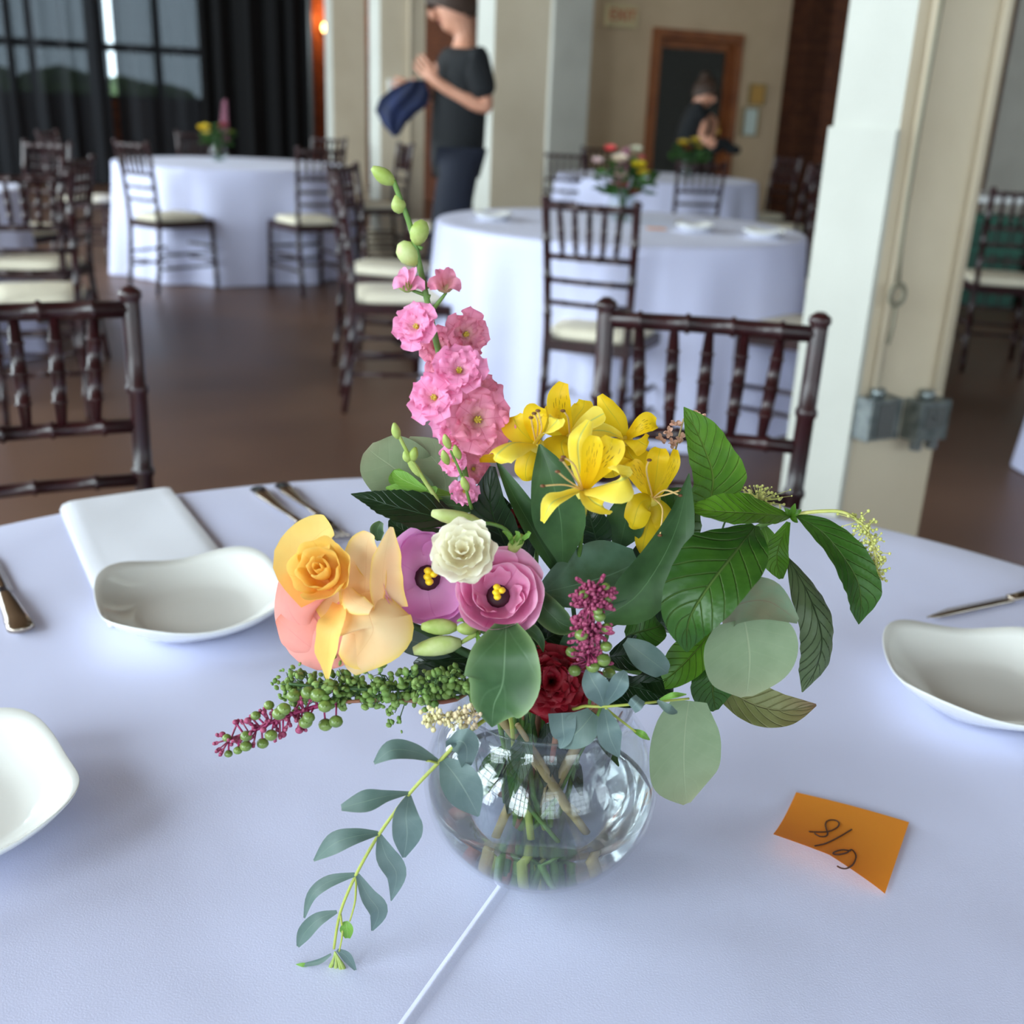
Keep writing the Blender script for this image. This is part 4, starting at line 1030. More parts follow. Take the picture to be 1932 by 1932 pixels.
# ================================================================== FLOWER PARTS
L_poke = leafmat('leaf_bright', (94, 140, 34), (140, 170, 80), (72, 118, 26), nveins=10, bumps=.9, midw=.045, vw=.07, sidew=.45, rough=.38)
L_poked = leafmat('leaf_mid', (58, 98, 30), (112, 138, 72), (40, 78, 24), nveins=10, bumps=.9, midw=.045, vw=.07, sidew=.5, rough=.36)
L_pokeg = leafmat('leaf_greyish', (98, 114, 78), (60, 78, 46), (80, 98, 62), nveins=10, bumps=.9, midw=.05, vw=.08, sidew=.5, rough=.35)
L_brown = leafmat('leaf_browning', (140, 146, 96), (186, 184, 130), (116, 120, 70), nveins=9, bumps=.9, midw=.05, sidew=.5, rough=.35, tip=(120, 84, 66))
L_round = leafmat('leaf_pale_round', (136, 154, 120), (152, 164, 130), (122, 142, 106), nveins=7, slant=1.6, bumps=.15, midw=.03, sidew=.12, rough=.55, tip=(154, 158, 124))
L_rose2 = leafmat('leaf_pale_blotched', (120, 150, 120), (140, 110, 96), (144, 140, 112), nveins=5, bumps=.15, midw=.025, sidew=.08, rough=.5, base=(142, 134, 112))
L_euc = leafmat('leaf_blue_grey', (118, 138, 136), (140, 158, 148), (98, 120, 118), nveins=6, bumps=.15, midw=.05, sidew=.08, rough=.5)
L_eucd = leafmat('leaf_dark_euc', (86, 110, 102), (120, 140, 124), (108, 128, 122), nveins=6, bumps=.15, midw=.05, sidew=.08, rough=.5)
L_lily = leafmat('leaf_smooth', (68, 102, 58), (86, 120, 76), (46, 76, 38), nveins=1, slant=-.5, vw=.05, bumps=.12, midw=.03, sidew=.15, rough=.4)
L_lilyb = leafmat('leaf_blue_green', (90, 124, 100), (104, 136, 110), (60, 88, 56), nveins=1, slant=-.5, vw=.05, bumps=.12, midw=.03, sidew=.2, rough=.42)
L_lis = leafmat('leaf_satin', (72, 104, 64), (100, 130, 92), (50, 82, 44), nveins=2, slant=.9, vw=.06, bumps=.15, midw=.04, sidew=.2, rough=.42, edge=(124, 150, 100))
L_dark = leafmat('leaf_dark', (30, 54, 26), (50, 78, 42), (20, 40, 20), nveins=9, bumps=.5, midw=.04, sidew=.4, rough=.35)
L_lt = leafmat('leaf_light', (120, 168, 66), (160, 190, 110), (104, 150, 56), nveins=6, bumps=.3, midw=.05, sidew=.3, rough=.45)
P_yel = leafmat('petal_yellow', (250, 218, 36), (214, 196, 50), (252, 208, 20), nveins=1, slant=0, vw=.02, bumps=.25, midw=.05, sidew=0, rough=.5, trans=.35, base=(196, 178, 30))
P_yelp = leafmat('petal_pale_yellow', (252, 232, 90), (200, 206, 110), (250, 222, 60), nveins=1, slant=0, vw=.02, bumps=.25, midw=.12, sidew=0, rough=.5, trans=.35, edge=(254, 236, 110))
def streak_mat():
    m = leafmat('petal_streaked', (250, 216, 30), (216, 190, 40), (252, 206, 16), nveins=1, slant=0, vw=.02, bumps=.2, midw=.03, sidew=0, rough=.5, trans=.35)
    nt = m.node_tree; N = nt.nodes; L = nt.links; p = N['Principled BSDF']; src = p.inputs['Base Color'].links[0].from_socket
    uv = N.new('ShaderNodeUVMap'); mp = N.new('ShaderNodeMapping'); mp.inputs['Scale'].default_value = (5, 22, 1); L.new(uv.outputs[0], mp.inputs[0])
    v_ = N.new('ShaderNodeTexVoronoi'); v_.inputs['Scale'].default_value = 1; L.new(mp.outputs[0], v_.inputs['Vector'])
    sp = N.new('ShaderNodeSeparateXYZ'); L.new(uv.outputs[0], sp.inputs[0])
    f = math_(nt, 'LESS_THAN', v_.outputs['Distance'], .26)
    f = math_(nt, 'MULTIPLY', f, math_(nt, 'LESS_THAN', math_(nt, 'ABSOLUTE', math_(nt, 'SUBTRACT', sp.outputs[0], .5)), .24))
    f = math_(nt, 'MULTIPLY', f, math_(nt, 'LESS_THAN', math_(nt, 'ABSOLUTE', math_(nt, 'SUBTRACT', sp.outputs[1], .5)), .34))
    x = N.new('ShaderNodeMix'); x.data_type = 'RGBA'; L.new(f, x.inputs[0]); L.new(src, x.inputs[6]); x.inputs[7].default_value = (*lin((92, 34, 14)), 1)
    L.new(x.outputs[2], p.inputs['Base Color']); return m
P_strk = streak_mat()
P_pink = leafmat('petal_pink', (250, 168, 208), (240, 136, 186), (246, 150, 196), nveins=3, slant=.4, vw=.05, bumps=.35, midw=.04, sidew=.2, rough=.55, trans=.35, base=(240, 190, 196))
P_rosy = leafmat('petal_rosy', (240, 154, 182), (224, 118, 150), (230, 132, 164), nveins=3, slant=.4, vw=.05, bumps=.35, midw=.04, sidew=.2, rough=.55, trans=.35, base=(214, 190, 150))
P_lis = leafmat('petal_lisianthus', (250, 176, 216), (240, 152, 200), (246, 164, 208), nveins=2, slant=.5, vw=.05, bumps=.15, midw=.02, sidew=.15, rough=.5, trans=.35, tip=(250, 204, 226), base=(214, 110, 160))
P_lav = leafmat('petal_lavender', (244, 176, 226), (232, 158, 216), (238, 166, 220), nveins=2, slant=.5, vw=.05, bumps=.15, midw=.02, sidew=.12, rough=.5, trans=.35, tip=(238, 178, 226), base=(240, 206, 226))
P_white = leafmat('petal_cream', (252, 250, 232), (244, 240, 216), (250, 246, 226), nveins=2, slant=.5, vw=.05, bumps=.2, midw=.02, sidew=.15, rough=.5, trans=.4, base=(226, 206, 160))
P_rosey = leafmat('petal_rose_yellow', (252, 224, 128), (248, 206, 110), (252, 214, 116), nveins=3, slant=.6, vw=.04, bumps=.15, midw=.02, sidew=.1, rough=.5, trans=.4, base=(252, 184, 104))
P_peach = leafmat('petal_peach', (252, 222, 170), (244, 204, 150), (252, 212, 156), nveins=3, slant=.6, vw=.04, bumps=.15, midw=.02, sidew=.1, rough=.5, trans=.35, edge=(248, 216, 110))
P_coral = leafmat('petal_coral', (248, 172, 160), (240, 150, 142), (244, 160, 152), nveins=3, slant=.6, vw=.04, bumps=.1, midw=.02, sidew=.08, rough=.55, trans=.3, tip=(236, 128, 104))
P_red = leafmat('petal_crimson', (150, 14, 34), (120, 8, 26), (128, 10, 28), nveins=3, slant=.5, vw=.06, bumps=.3, midw=.03, sidew=.2, rough=.55, trans=.2)
M_stem = mat('stem_green', (104, 140, 62), .5, noise_=(90, 1), rgb2=(86, 122, 54)); M_stemy = mat('stem_yellow_green', (168, 176, 80), .5); M_stemr = mat('stem_red', (168, 92, 84), .5, noise_=(60, 1), rgb2=(150, 112, 76))
M_stemd = mat('stem_dark', (60, 92, 48), .5); M_mag = mat('stem_magenta', (184, 50, 112), .5, noise_=(120, 1), rgb2=(150, 44, 92)); M_stemw = mat('stem_woody', (186, 164, 116), .6, noise_=(60, 1), rgb2=(150, 130, 90))
M_bud = mat('bud_green', (160, 182, 84), .5, noise_=(160, 1), rgb2=(186, 200, 118), trans=.2); M_budw = mat('bud_cream', (214, 222, 160), .5, noise_=(120, 1), rgb2=(190, 206, 120), trans=.25)
M_berry = mat('berry_green', (120, 142, 66), .35, coat=.2, noise_=(150, 1), rgb2=(92, 116, 52)); M_fluff = mat('floret_magenta', (140, 40, 84), .6, noise_=(300, 1), rgb2=(168, 80, 110))
M_pod = mat('pod_green', (150, 178, 98), .5, noise_=(120, 1), rgb2=(108, 144, 66), trans=.25); M_sta = mat('stamen_yellow', (240, 206, 30), .5); M_eye = mat('flower_heart', (52, 10, 28), .6); M_fil = mat('filament', (232, 196, 130), .5)
M_anth = mat('anther_brown', (110, 66, 34), .6); M_crm = mat('cream_bells', (224, 220, 158), .5, noise_=(100, 1), rgb2=(214, 190, 156)); M_pfl = mat('pale_raceme', (206, 200, 120), .55, noise_=(150, 1), rgb2=(180, 186, 96)); M_tan = mat('tan_florets', (206, 160, 140), .6)

def frame(axis):
    a = axis.normalized(); e1 = a.cross(V((0, 0, 1))); e1 = e1.normalized() if e1.length > .1 else V((1, 0, 0)); return e1, a.cross(e1).normalized() * -1, a
def ring_petals(parent, ctr, axis, R, n, prof, ang, material, ph=0, ruf=.05, rf=3, twist=.05, nu=12, nv=12, tipr=.18, name='petal', pit=0):
    """n overlapping petals, each swept from a radial profile [(r,h)..] in units of R"""
    e1, e2, a = frame(axis); pr = [V((r, h, 0)) for r, h in prof]
    for k in range(n):
        mb = MB(V(parent['_org'])); vs = []; fs = []; uvs = []; th0 = ph + 2 * PI * k / n + random.uniform(-.08, .08); j0 = random.uniform(0, 6); sc = random.uniform(.95, 1.05)
        for i in range(nu + 1):
            s_ = i / nu
            for j in range(nv + 1):
                t = -1 + 2 * j / nv; se = s_ * (1 - tipr * abs(t) ** 3)
                q = cr(pr, se); w = ang * (.45 + .55 * math.sin(PI * min(1, .15 + s_ * .6)))
                th = th0 + t * w; rr = q.x * (1 + twist * t) * sc; hh = q.y + ruf * math.sin(rf * t * 2.2 + j0) * s_ ** 3 + twist * .4 * t
                rr += ruf * .5 * math.cos(rf * t * 3.1 + j0 * 2) * s_ ** 4
                vs.append(ctr + (e1 * math.cos(th) + e2 * math.sin(th)) * rr * R + a * hh * R); uvs.append((s_, (t + 1) / 2))
        for i in range(nu):
            for j in range(nv): q = i * (nv + 1) + j; fs.append((q, q + 1, q + nv + 2, q + nv + 1))
        mb.add(vs, fs, uvs); mb.build(name, material, parent)
def bud(parent, p0, p1, r, material, name='bud', prof=(.35, .8, 1, .95, .7, .3), lab=None):
    """tapering bud from p0 (base) to p1 (tip); points are (x, y, dy)"""
    a, b = B(*p0), B(*p1); r *= pxm(a); n = len(prof); mb = MB(V(parent['_org']))
    d = (b - a); e = d.cross(V((0, .3, 1))).normalized()
    mb.tube([a + d * (i / (n - 1)) + e * d.length * .05 * math.sin(PI * i / (n - 1)) for i in range(n)], [r * x for x in prof], 10)
    o = mb.build(name, material, parent)
    if lab: o['label'] = lab
    return o
def twig(parent, px, r, material, name='stem', n=6):
    raw = [B(*p) for p in px]; m_ = (len(raw) - 1) * n; mb = MB(V(parent['_org'])); mb.tube([cr(raw, i / m_) for i in range(m_ + 1)], [r * (1 - .4 * i / m_) for i in range(m_ + 1)], 7)
    return mb.build(name, material, parent)
def floret(parent, x, y, dy, rp, tr, tu, material, n=5, layers=2, heart=True, seed=0):
    """open ruffled floret facing the direction (tr, tu): heart with petals"""
    random.seed(seed + int(x)); c = B(x, y, dy); R = 1.1 * rp * pxm(c); ax = camN(tr, tu); e1, e2, a = frame(ax)
    mb = MB(V(parent['_org'])); mb.ball(c + a * R * .06, R * .10, 6)
    for k in range(6):
        th = k * 1.05; mb.tube([c, c + (e1 * math.cos(th) + e2 * math.sin(th)) * R * .09 + a * R * .22], [R * .015, R * .03], 5)
    h = mb.build('floret', mat('floret_heart', (196, 170, 60), .6), parent); h['_org'] = list(V(parent['_org']))
    for L_ in range(layers):
        s_ = 1 - .32 * L_
        for k in range(n):
            th = 2 * PI * (k + L_ * .5) / n + random.uniform(-.15, .15) + seed; d = e1 * math.cos(th) + e2 * math.sin(th); lf = random.uniform(.1, .45) + .25 * L_
            p = [c - a * R * .05, c + d * R * .45 * s_ + a * R * lf * .5, c + d * R * s_ * random.uniform(.9, 1.08) + a * R * (lf * .6 + random.uniform(-.12, .12))]
            mb = MB(V(parent['_org'])); blade(mb, p, [R * .08, R * .40 * s_, R * .54 * s_, R * .26], a, cup=.25, ruf=.42, rf=2.6, ph=random.uniform(0, 6), nu=14, nv=10, serr=.10)
            mb.build('petal', material, h)
    return h

# ================================================================== THE BOUQUET, stem by stem
# ---- pink larkspur
t, b = stemthing('larkspur', 'tall pink larkspur spike with green buds at its tip, highest in the bouquet', 'flower')
stem(t, b, [(935, 1120, .01), (885, 930, .0), (850, 760, .0), (822, 640, 0), (800, 540, 0), (778, 440, 0), (757, 380, 0), (742, 340, 0)], .0022, M_stem)
for (x, y, dy, r, tr, tu, sd, m_) in [(788, 618, -.012, 44, -.4, .2, 1, P_pink), (876, 632, .006, 44, .7, .1, 2, P_rosy), (866, 702, -.014, 50, .1, .35, 3, P_pink), (822, 752, -.016, 50, -.35, .2, 4, P_pink),
                                     (842, 700, .012, 40, -.2, .2, 11, P_rosy), (899, 792, -.015, 62, .3, -.05, 5, P_rosy), (862, 800, .0, 46, -.2, -.3, 6, P_pink), (905, 745, .008, 40, .5, .3, 12, P_rosy), (826, 655, .01, 34, 0, .2, 13, P_rosy), (892, 830, .0, 42, .2, -.5, 14, P_rosy), (858, 868, -.01, 28, -.4, -.2, 7, P_pink), (876, 925, -.008, 28, .1, -.6, 8, P_pink), (892, 885, .01, 30, .3, 0, 9, P_rosy)]:
    floret(t, x, y, dy, r, tr, tu, m_, seed=sd)
bud(t, (744, 346, 0), (702, 316, 0), 15, M_bud); bud(t, (757, 402, 0), (748, 368, 0), 14.5, M_bud, prof=(.4, .85, 1, .9, .6, .25)); bud(t, (786, 462, 0), (800, 416, 0), 18, M_bud, prof=(.3, .8, 1, 1, .85, .35))
bud(t, (786, 500, 0), (756, 458, 0), 20, M_budw, prof=(.3, .75, 1, 1, .9, .4), lab='creamy half-open bud')
for (x, y, tr, mt, sx) in ((772, 527, -.6, P_pink, -1), (840, 528, .5, P_rosy, 1)):
    bud(t, (x + 4 * sx, y + 24, 0), (x, y - 4, 0), 19, M_bud if sx < 0 else P_rosy, name='half_open_bud', prof=(.3, .8, 1, 1, .7, .3))
    for dx, ddy in ((-30, 16), (28, 20), (10, -22), (-14, -20)): leaf('petal', t, [(x, y + 18, -.002), (x + dx * .6, y + ddy * .4, -.008), (x + dx, y + ddy, -.006)], [4, 14, 4], mt, tr=tr, tu=.2, cup=.4, nu=8, nv=6)
for pts in ([(744, 346, 0), (752, 366, 0)], [(797, 470, 0), (786, 462, 0)], [(806, 545, 0), (790, 500, 0)], [(812, 560, 0), (778, 548, 0)], [(820, 580, 0), (842, 552, 0)]): twig(t, pts, .0012, M_stem, n=3)
for (x, y) in ((843, 832), (862, 852), (840, 862), (877, 912)): bud(t, (x + 6, y + 14, -.02), (x - 4, y - 12, -.022), 8, M_bud)
twig(t, [(890, 960, -.01), (872, 900, -.018), (850, 850, -.02)], .001, M_stem)

# ---- budded sprig at left
t, b = stemthing('bud_sprig', 'thin green sprig of small buds rising left of the pink larkspur', 'flower')
stem(t, b, [(880, 1090, -.01), (835, 965, -.012), (800, 905, -.014), (772, 860, -.014), (748, 812, -.014)], .0016, M_bud)
for p0, p1, r in (((752, 828), (744, 798), 9), ((772, 872), (765, 850), 9), ((780, 870), (784, 844), 9), ((795, 900), (768, 862), 8)): bud(t, (*p0, -.014), (*p1, -.014), r, M_bud)
for (x, y, q) in ((760, 905, -1), (806, 935, 1)): leaf('leaf', t, [(805, 925, -.012), (x, y, -.01), (x - 18 * q * -1, y - 16, -.008)], [3, 16, 3], L_lt, nu=8, nv=4)

# ---- alstroemeria heads: (name label, centre, petals [(points, half widths, material, tr, tu, cup)], stamens)
def alstro(label, c, petals, stam, spx, seed):
    t, b = stemthing('alstroemeria', label, 'flower', None); random.seed(seed)
    stem(t, b, spx + [c], .0019, M_stem)
    cc = B(*c); mb = MB(V(t['_org'])); s_ = pxm(cc)
    mb.tube([B(c[0] + (spx[-1][0] - c[0]) * .35, c[1] + (spx[-1][1] - c[1]) * .35 + 4, c[2] + .01), cc, cc + camN(0, .3) * s_ * 6], [s_ * 9, s_ * 15, s_ * 6], 12); mb.build('throat', P_yelp, t)
    for (pts, hw, m_, tr, tu, cup) in petals:
        leaf('petal', t, [c] + [tuple(p) for p in pts], hw, m_, tr=tr, tu=tu, cup=cup, ruf=.10, rf=2, ph=random.uniform(0, 6), nu=16, nv=10)
    for pts in stam:
        raw = [cc] + [B(*p) for p in pts]; mb = MB(V(t['_org'])); m_ = 12; mb.tube([cr(raw, i / m_) for i in range(m_ + 1)], s_ * 1.7, 5); sm = mb.build('stamen', M_fil, t)
        mb = MB(V(t['_org'])); mb.ball(raw[-1], s_ * 5, 6, (1, .7, .6)); mb.build('anther', M_anth, sm)
    return t
alstro('yellow alstroemeria bloom nearest and lowest in the middle, its petals wide open', (1100, 925, -.03), [
    ([(1092, 870, -.036), (1092, 830, -.04), (1112, 793, -.036)], [9, 22, 24, 8], P_yelp, -.3, .1, -.5),
    ([(1128, 875, -.042), (1150, 845, -.046), (1156, 826, -.044)], [8, 26, 30, 16], P_strk, .2, .2, .3),
    ([(1112, 880, -.046), (1118, 840, -.05), (1122, 822, -.05)], [8, 18, 20, 9], P_strk, .1, .1, .3),
    ([(1140, 915, -.046), (1172, 905, -.056), (1184, 900, -.05)], [8, 34, 42, 20], P_yelp, .3, .5, -.35),
    ([(1118, 945, -.044), (1135, 955, -.048), (1140, 958, -.046)], [8, 24, 26, 12], P_yelp, .1, .7, .3),
    ([(1070, 935, -.046), (1040, 950, -.058), (1024, 985, -.056)], [8, 12, 17, 5], P_yelp, -.2, .5, .4),
    ], [[(1080, 895, -.06), (1060, 868, -.072)], [(1070, 905, -.06), (1052, 890, -.07)], [(1066, 915, -.06), (1024, 917, -.07)], [(1085, 880, -.06), (1063, 862, -.066)]],
    [(1040, 1180, .0), (1090, 1060, -.015)], 1)
alstro('yellow alstroemeria bloom at the left of the group, leaning towards the larkspur', (1012, 838, -.01), [
    ([(985, 815, -.014), (972, 795, -.014), (970, 785, -.012)], [8, 26, 28, 14], P_yel, -.4, .3, .25),
    ([(970, 835, -.024), (940, 855, -.034), (934, 870, -.034)], [8, 28, 30, 12], P_yelp, -.5, .6, -.5),
    ([(995, 870, -.014), (992, 895, -.014), (994, 908, -.012)], [8, 22, 22, 10], P_yel, -.2, -.1, -.3),
    ([(1010, 800, -.02), (1012, 780, -.02), (1020, 768, -.018)], [7, 20, 24, 12], P_strk, -.2, .3, .3),
    ([(1035, 810, -.03), (1050, 795, -.036), (1052, 790, -.036)], [7, 14, 18, 8], P_yelp, .1, .4, .4),
    ([(960, 860, .0), (905, 862, .0), (880, 868, .002)], [8, 14, 12, 4], P_yel, -.2, .3, .3),
    ], [[(1015, 800, -.03), (1008, 780, -.035)], [(1022, 808, -.03), (1015, 775, -.04)], [(1005, 805, -.03), (1002, 788, -.04)]],
    [(1020, 1150, .01), (1015, 980, .005)], 2)
alstro('yellow alstroemeria bloom at the top centre with one upright petal', (1075, 825, .015), [
    ([(1058, 785, .012), (1055, 750, .01), (1064, 722, .012)], [8, 20, 22, 9], P_strk, -.1, .2, .3),
    ([(1085, 790, .016), (1100, 770, .018), (1102, 755, .02)], [8, 18, 19, 12], P_yel, .3, .2, .3),
    ([(1040, 800, .012), (1030, 785, .012), (1022, 780, .012)], [8, 22, 26, 12], P_yel, -.3, .3, .3),
    ([(1060, 835, -.004), (1064, 860, -.01), (1068, 880, -.01)], [8, 36, 34, 12], P_yel, 0, .2, -.3),
    ([(1110, 830, .004), (1130, 850, .0), (1134, 868, .0)], [8, 28, 26, 10], P_yel, .2, .1, -.2),
    ([(1105, 800, .005), (1130, 785, .004), (1140, 780, .004)], [8, 16, 20, 9], P_yelp, .1, .4, .3),
    ], [[(1072, 790, -.01), (1062, 775, -.014)]], [(1060, 1150, .02), (1070, 980, .02)], 3)
alstro('yellow alstroemeria bloom at the upper right of the group, seen from its side', (1180, 830, .02), [
    ([(1165, 795, .018), (1145, 768, .016), (1132, 745, .018)], [8, 20, 18, 6], P_yel, -.2, .3, -.4),
    ([(1205, 808, .012), (1225, 798, .012), (1238, 800, .014)], [8, 16, 20, 10], P_strk, .4, .5, .4),
    ([(1200, 830, .006), (1215, 838, .004), (1222, 842, .004)], [8, 18, 24, 11], P_yel, .3, .2, -.3),
    ([(1160, 850, .01), (1155, 880, .008), (1160, 900, .01)], [8, 36, 34, 12], P_yel, 0, .1, -.3),
    ([(1190, 860, .012), (1215, 880, .01), (1240, 888, .012)], [8, 28, 30, 10], P_yel, .1, .2, -.2),
    ([(1150, 815, .01), (1125, 812, .006), (1112, 815, .008)], [8, 16, 18, 6], P_yelp, 0, .6, .3),
    ], [], [(1120, 1150, .02), (1165, 980, .02)], 4)
alstro('yellow alstroemeria bloom at the right, half hidden behind the large upright leaf', (1232, 940, .0), [
    ([(1238, 900, -.002), (1242, 865, -.004), (1246, 846, 0)], [8, 20, 22, 10], P_yel, -.1, .2, .4),
    ([(1256, 905, -.008), (1270, 870, -.01), (1274, 848, -.006)], [8, 12, 13, 5], P_strk, .4, .1, .4),
    ([(1208, 950, -.012), (1196, 985, -.014), (1192, 998, -.012)], [10, 24, 22, 8], P_yel, -.3, 0, -.4),
    ([(1248, 965, -.004), (1258, 990, -.004), (1262, 1010, -.002)], [8, 20, 22, 10], P_yel, .2, 0, -.3),
    ([(1210, 905, .0), (1195, 880, .0), (1190, 872, .002)], [8, 16, 18, 8], P_strk, -.3, .3, .3),
    ([(1225, 980, .0), (1215, 1020, .0), (1212, 1045, .002)], [8, 20, 18, 6], P_yel, -.1, -.1, -.3),
    ], [[(1262, 932, -.02), (1285, 925, -.024)], [(1255, 925, -.02), (1283, 935, -.026)], [(1250, 960, -.02), (1245, 1010, -.03)], [(1220, 890, -.02), (1225, 868, -.026)]],
    [(1150, 1180, .0), (1215, 1060, .005)], 5)
# ---- smooth long leaves around them
t, b = stemthing('foliage_sprig', 'stem with three long smooth green leaves standing between the yellow and pink flowers', 'leaves')
stem(t, b, [(1050, 1200, -.01), (1050, 1100, -.01)], .0018, M_stem)
leaf('leaf', t, [(1062, 1060, -.022), (1058, 980, -.026), (1040, 900, -.026), (1018, 838, -.02)], [10, 50, 38, 2], L_lily, tr=-.2, tu=.1, cup=.35)
leaf('leaf', t, [(1052, 1080, -.016), (1012, 1010, -.018), (972, 940, -.016), (936, 868, -.01)], [12, 26, 20, 2], L_lily, tr=.5, tu=.2, cup=.5)
leaf('leaf', t, [(980, 1080, -.005), (945, 1010, -.005), (925, 950, -.004), (930, 880, 0)], [14, 40, 36, 6], L_dark, tr=-.3, tu=.1, cup=.3, ruf=.08)
t, b = stemthing('foliage_sprig', 'stem with broad blue-green curled leaf and tall blade leaf behind the magenta berry spike', 'leaves')
stem(t, b, [(1130, 1230, -.02), (1150, 1160, -.03)], .002, M_stem)
leaf('leaf', t, [(1205, 1060, -.012), (1150, 1085, -.020), (1080, 1105, -.026), (1012, 1120, -.026)], [26, 62, 66, 46, 6], L_lilyb, tr=0, tu=.5, cup=.35, label='broad blue-green leaf')
leaf('leaf', t, [(1135, 1165, -.040), (1195, 1130, -.036), (1245, 1062, -.030), (1280, 985, -.026), (1300, 893, -.024)], [14, 48, 45, 30, 1], L_lily, tr=.25, tu=.2, cup=.3)
leaf('leaf', t, [(1010, 1120, -.035), (1030, 1150, -.042), (1062, 1178, -.045), (1090, 1185, -.045)], [16, 26, 22, 4], L_lis, tr=-.3, tu=.3, cup=.3)

# ---- pokeweed branch with big veined leaves
t, b = stemthing('leafy_branch', 'large branch of bright veined leaves arching out to the right above the round leaves', 'leaves')
stem(t, b, [(1250, 1270, .01), (1290, 1180, .02), (1345, 1060, .02), (1420, 1000, .01), (1490, 972, .0)], .0026, M_stem)
qk = dict(quilt=.10, nu=40, nv=14)
leaf('leaf', t, [(1335, 965, .012), (1345, 900, .006), (1322, 830, .004), (1290, 768, .004)], [12, 60, 50, 34, 1], L_poke, tr=.25, tu=.15, cup=.25, ruf=.05, **qk)
leaf('leaf', t, [(1490, 974, -.004), (1420, 968, -.02), (1360, 965, -.024), (1294, 958, -.02)], [5, 36, 40, 30, 2], L_poke, tr=0, tu=.9, cup=.25, ruf=.06, **qk)
leaf('leaf', t, [(1425, 992, -.012), (1385, 1045, -.04), (1338, 1105, -.056), (1300, 1170, -.06), (1296, 1230, -.055)], [8, 70, 74, 50, 2], L_poked, tr=-.3, tu=.35, cup=.22, ruf=.05, asym=.05, **qk)
leaf('leaf', t, [(1502, 972, -.004), (1558, 1010, -.016), (1610, 1080, -.026), (1624, 1130, -.03), (1620, 1178, -.03)], [4, 34, 44, 38, 1], L_poked, tr=.3, tu=.5, cup=.25, ruf=.07, **qk)
leaf('leaf', t, [(1486, 1052, -.006), (1525, 1120, -.02), (1550, 1200, -.026), (1540, 1260, -.026), (1514, 1306, -.024)], [4, 34, 42, 36, 2], L_pokeg, tr=.5, tu=.1, cup=-.3, ruf=.07, **qk)
leaf('leaf', t, [(1488, 985, -.004), (1470, 1030, -.01), (1466, 1060, -.012), (1474, 1092, -.012)], [4, 20, 24, 4], L_poke, tr=-.5, tu=.2, cup=.3, **qk)
leaf('leaf', t, [(1440, 990, .012), (1450, 1030, .01), (1435, 1065, .01)], [4, 20, 4], L_lt, tr=-.2, tu=.2, cup=.3)
leaf('leaf', t, [(1340, 1262, .0), (1400, 1318, -.012), (1470, 1340, -.014), (1540, 1330, -.01)], [8, 34, 38, 26, 2], L_brown, tr=.2, tu=.2, cup=.35, ruf=.08, label='browning underside leaf', **qk)
leaf('leaf', t, [(1352, 1180, -.02), (1320, 1220, -.03), (1280, 1262, -.036), (1234, 1300, -.036)], [4, 22, 38, 28, 2], L_poke, tr=-.2, tu=.4, cup=.25, quilt=.05, nu=24, nv=10)
leaf('leaf', t, [(1300, 1225, -.01), (1340, 1270, -.02), (1345, 1310, -.022), (1350, 1340, -.02)], [10, 44, 40, 6], L_poked, tr=.1, tu=.2, cup=.2, quilt=.05, nu=24, nv=10)
leaf('leaf', t, [(1290, 1080, .02), (1260, 1010, .018), (1285, 960, .018), (1320, 930, .02)], [10, 60, 50, 6], L_poked, tr=-.1, tu=.1, cup=.2, quilt=.05, nu=24, nv=10)
for (x, y) in ((1480, 958), (1500, 950), (1512, 962), (1505, 986)): leaf('leaf', t, [(1492, 974, -.004), ((x + 1492) / 2, (y + 974) / 2, -.006), (x, y, -.006)], [3, 6, 1], L_poke, nu=6, nv=4)
# raceme of pale florets hanging at its tip
rc = [(1492, 972, -.002), (1545, 965, -.006), (1595, 968, -.01), (1635, 1000, -.014), (1652, 1050, -.016), (1655, 1092, -.016)]
ra = twig(t, rc, .0011, M_pfl, 'raceme')
mb = MB(V(t['_org'])); random.seed(5); raw = [B(*p) for p in rc]
for k in range(150):
    f = .48 + .52 * k / 149; c = cr(raw, f); d = V((random.gauss(0, 1), random.gauss(0, 1), random.gauss(0, 1))).normalized(); ln = random.uniform(.004, .011) * (1.15 - .6 * f)
    mb.tube([c, c + d * ln], .00025, 4); mb.ball(c + d * ln, random.uniform(.0006, .0011), 5)
o = mb.build('florets', M_pfl, ra); o['kind'] = 'stuff'

# ---- silver-dollar leaves
t, b = stemthing('round_leaf_branch', 'branch with two very large pale round leaves at the lower right of the bouquet', 'leaves')
stem(t, b, [(1230, 1290, -.02), (1330, 1230, -.02), (1360, 1160, -.024)], .0018, M_stemr)
leaf('leaf', t, [(1404, 1168, -.048), (1410, 1200, -.051), (1414, 1240, -.053), (1412, 1282, -.052), (1408, 1314, -.05)], [60, 88, 92, 70, 12], L_round, tr=.1, tu=.3, cup=.12, nu=24, nv=14, label='large pale round leaf, lower half')
leaf('leaf', t, [(1362, 1170, -.034), (1395, 1140, -.044), (1450, 1135, -.05), (1505, 1172, -.05)], [30, 44, 42, 6], L_rose2, tr=-.1, tu=.6, cup=.2, nu=24, nv=12, label='brownish pale leaf folded above the notch')
leaf('leaf', t, [(1300, 1322, -.046), (1293, 1370, -.050), (1290, 1420, -.052), (1291, 1470, -.052), (1296, 1516, -.051)], [34, 62, 72, 64, 8], L_round, tr=.2, tu=.25, cup=.12, nu=24, nv=14, label='large pale oval leaf hanging beside the bowl')
t, b = stemthing('round_leaf_branch', 'single large pale round leaf at the upper left behind the dark leaves', 'leaves')
stem(t, b, [(900, 1100, .02), (850, 980, .02)], .0018, M_stem)
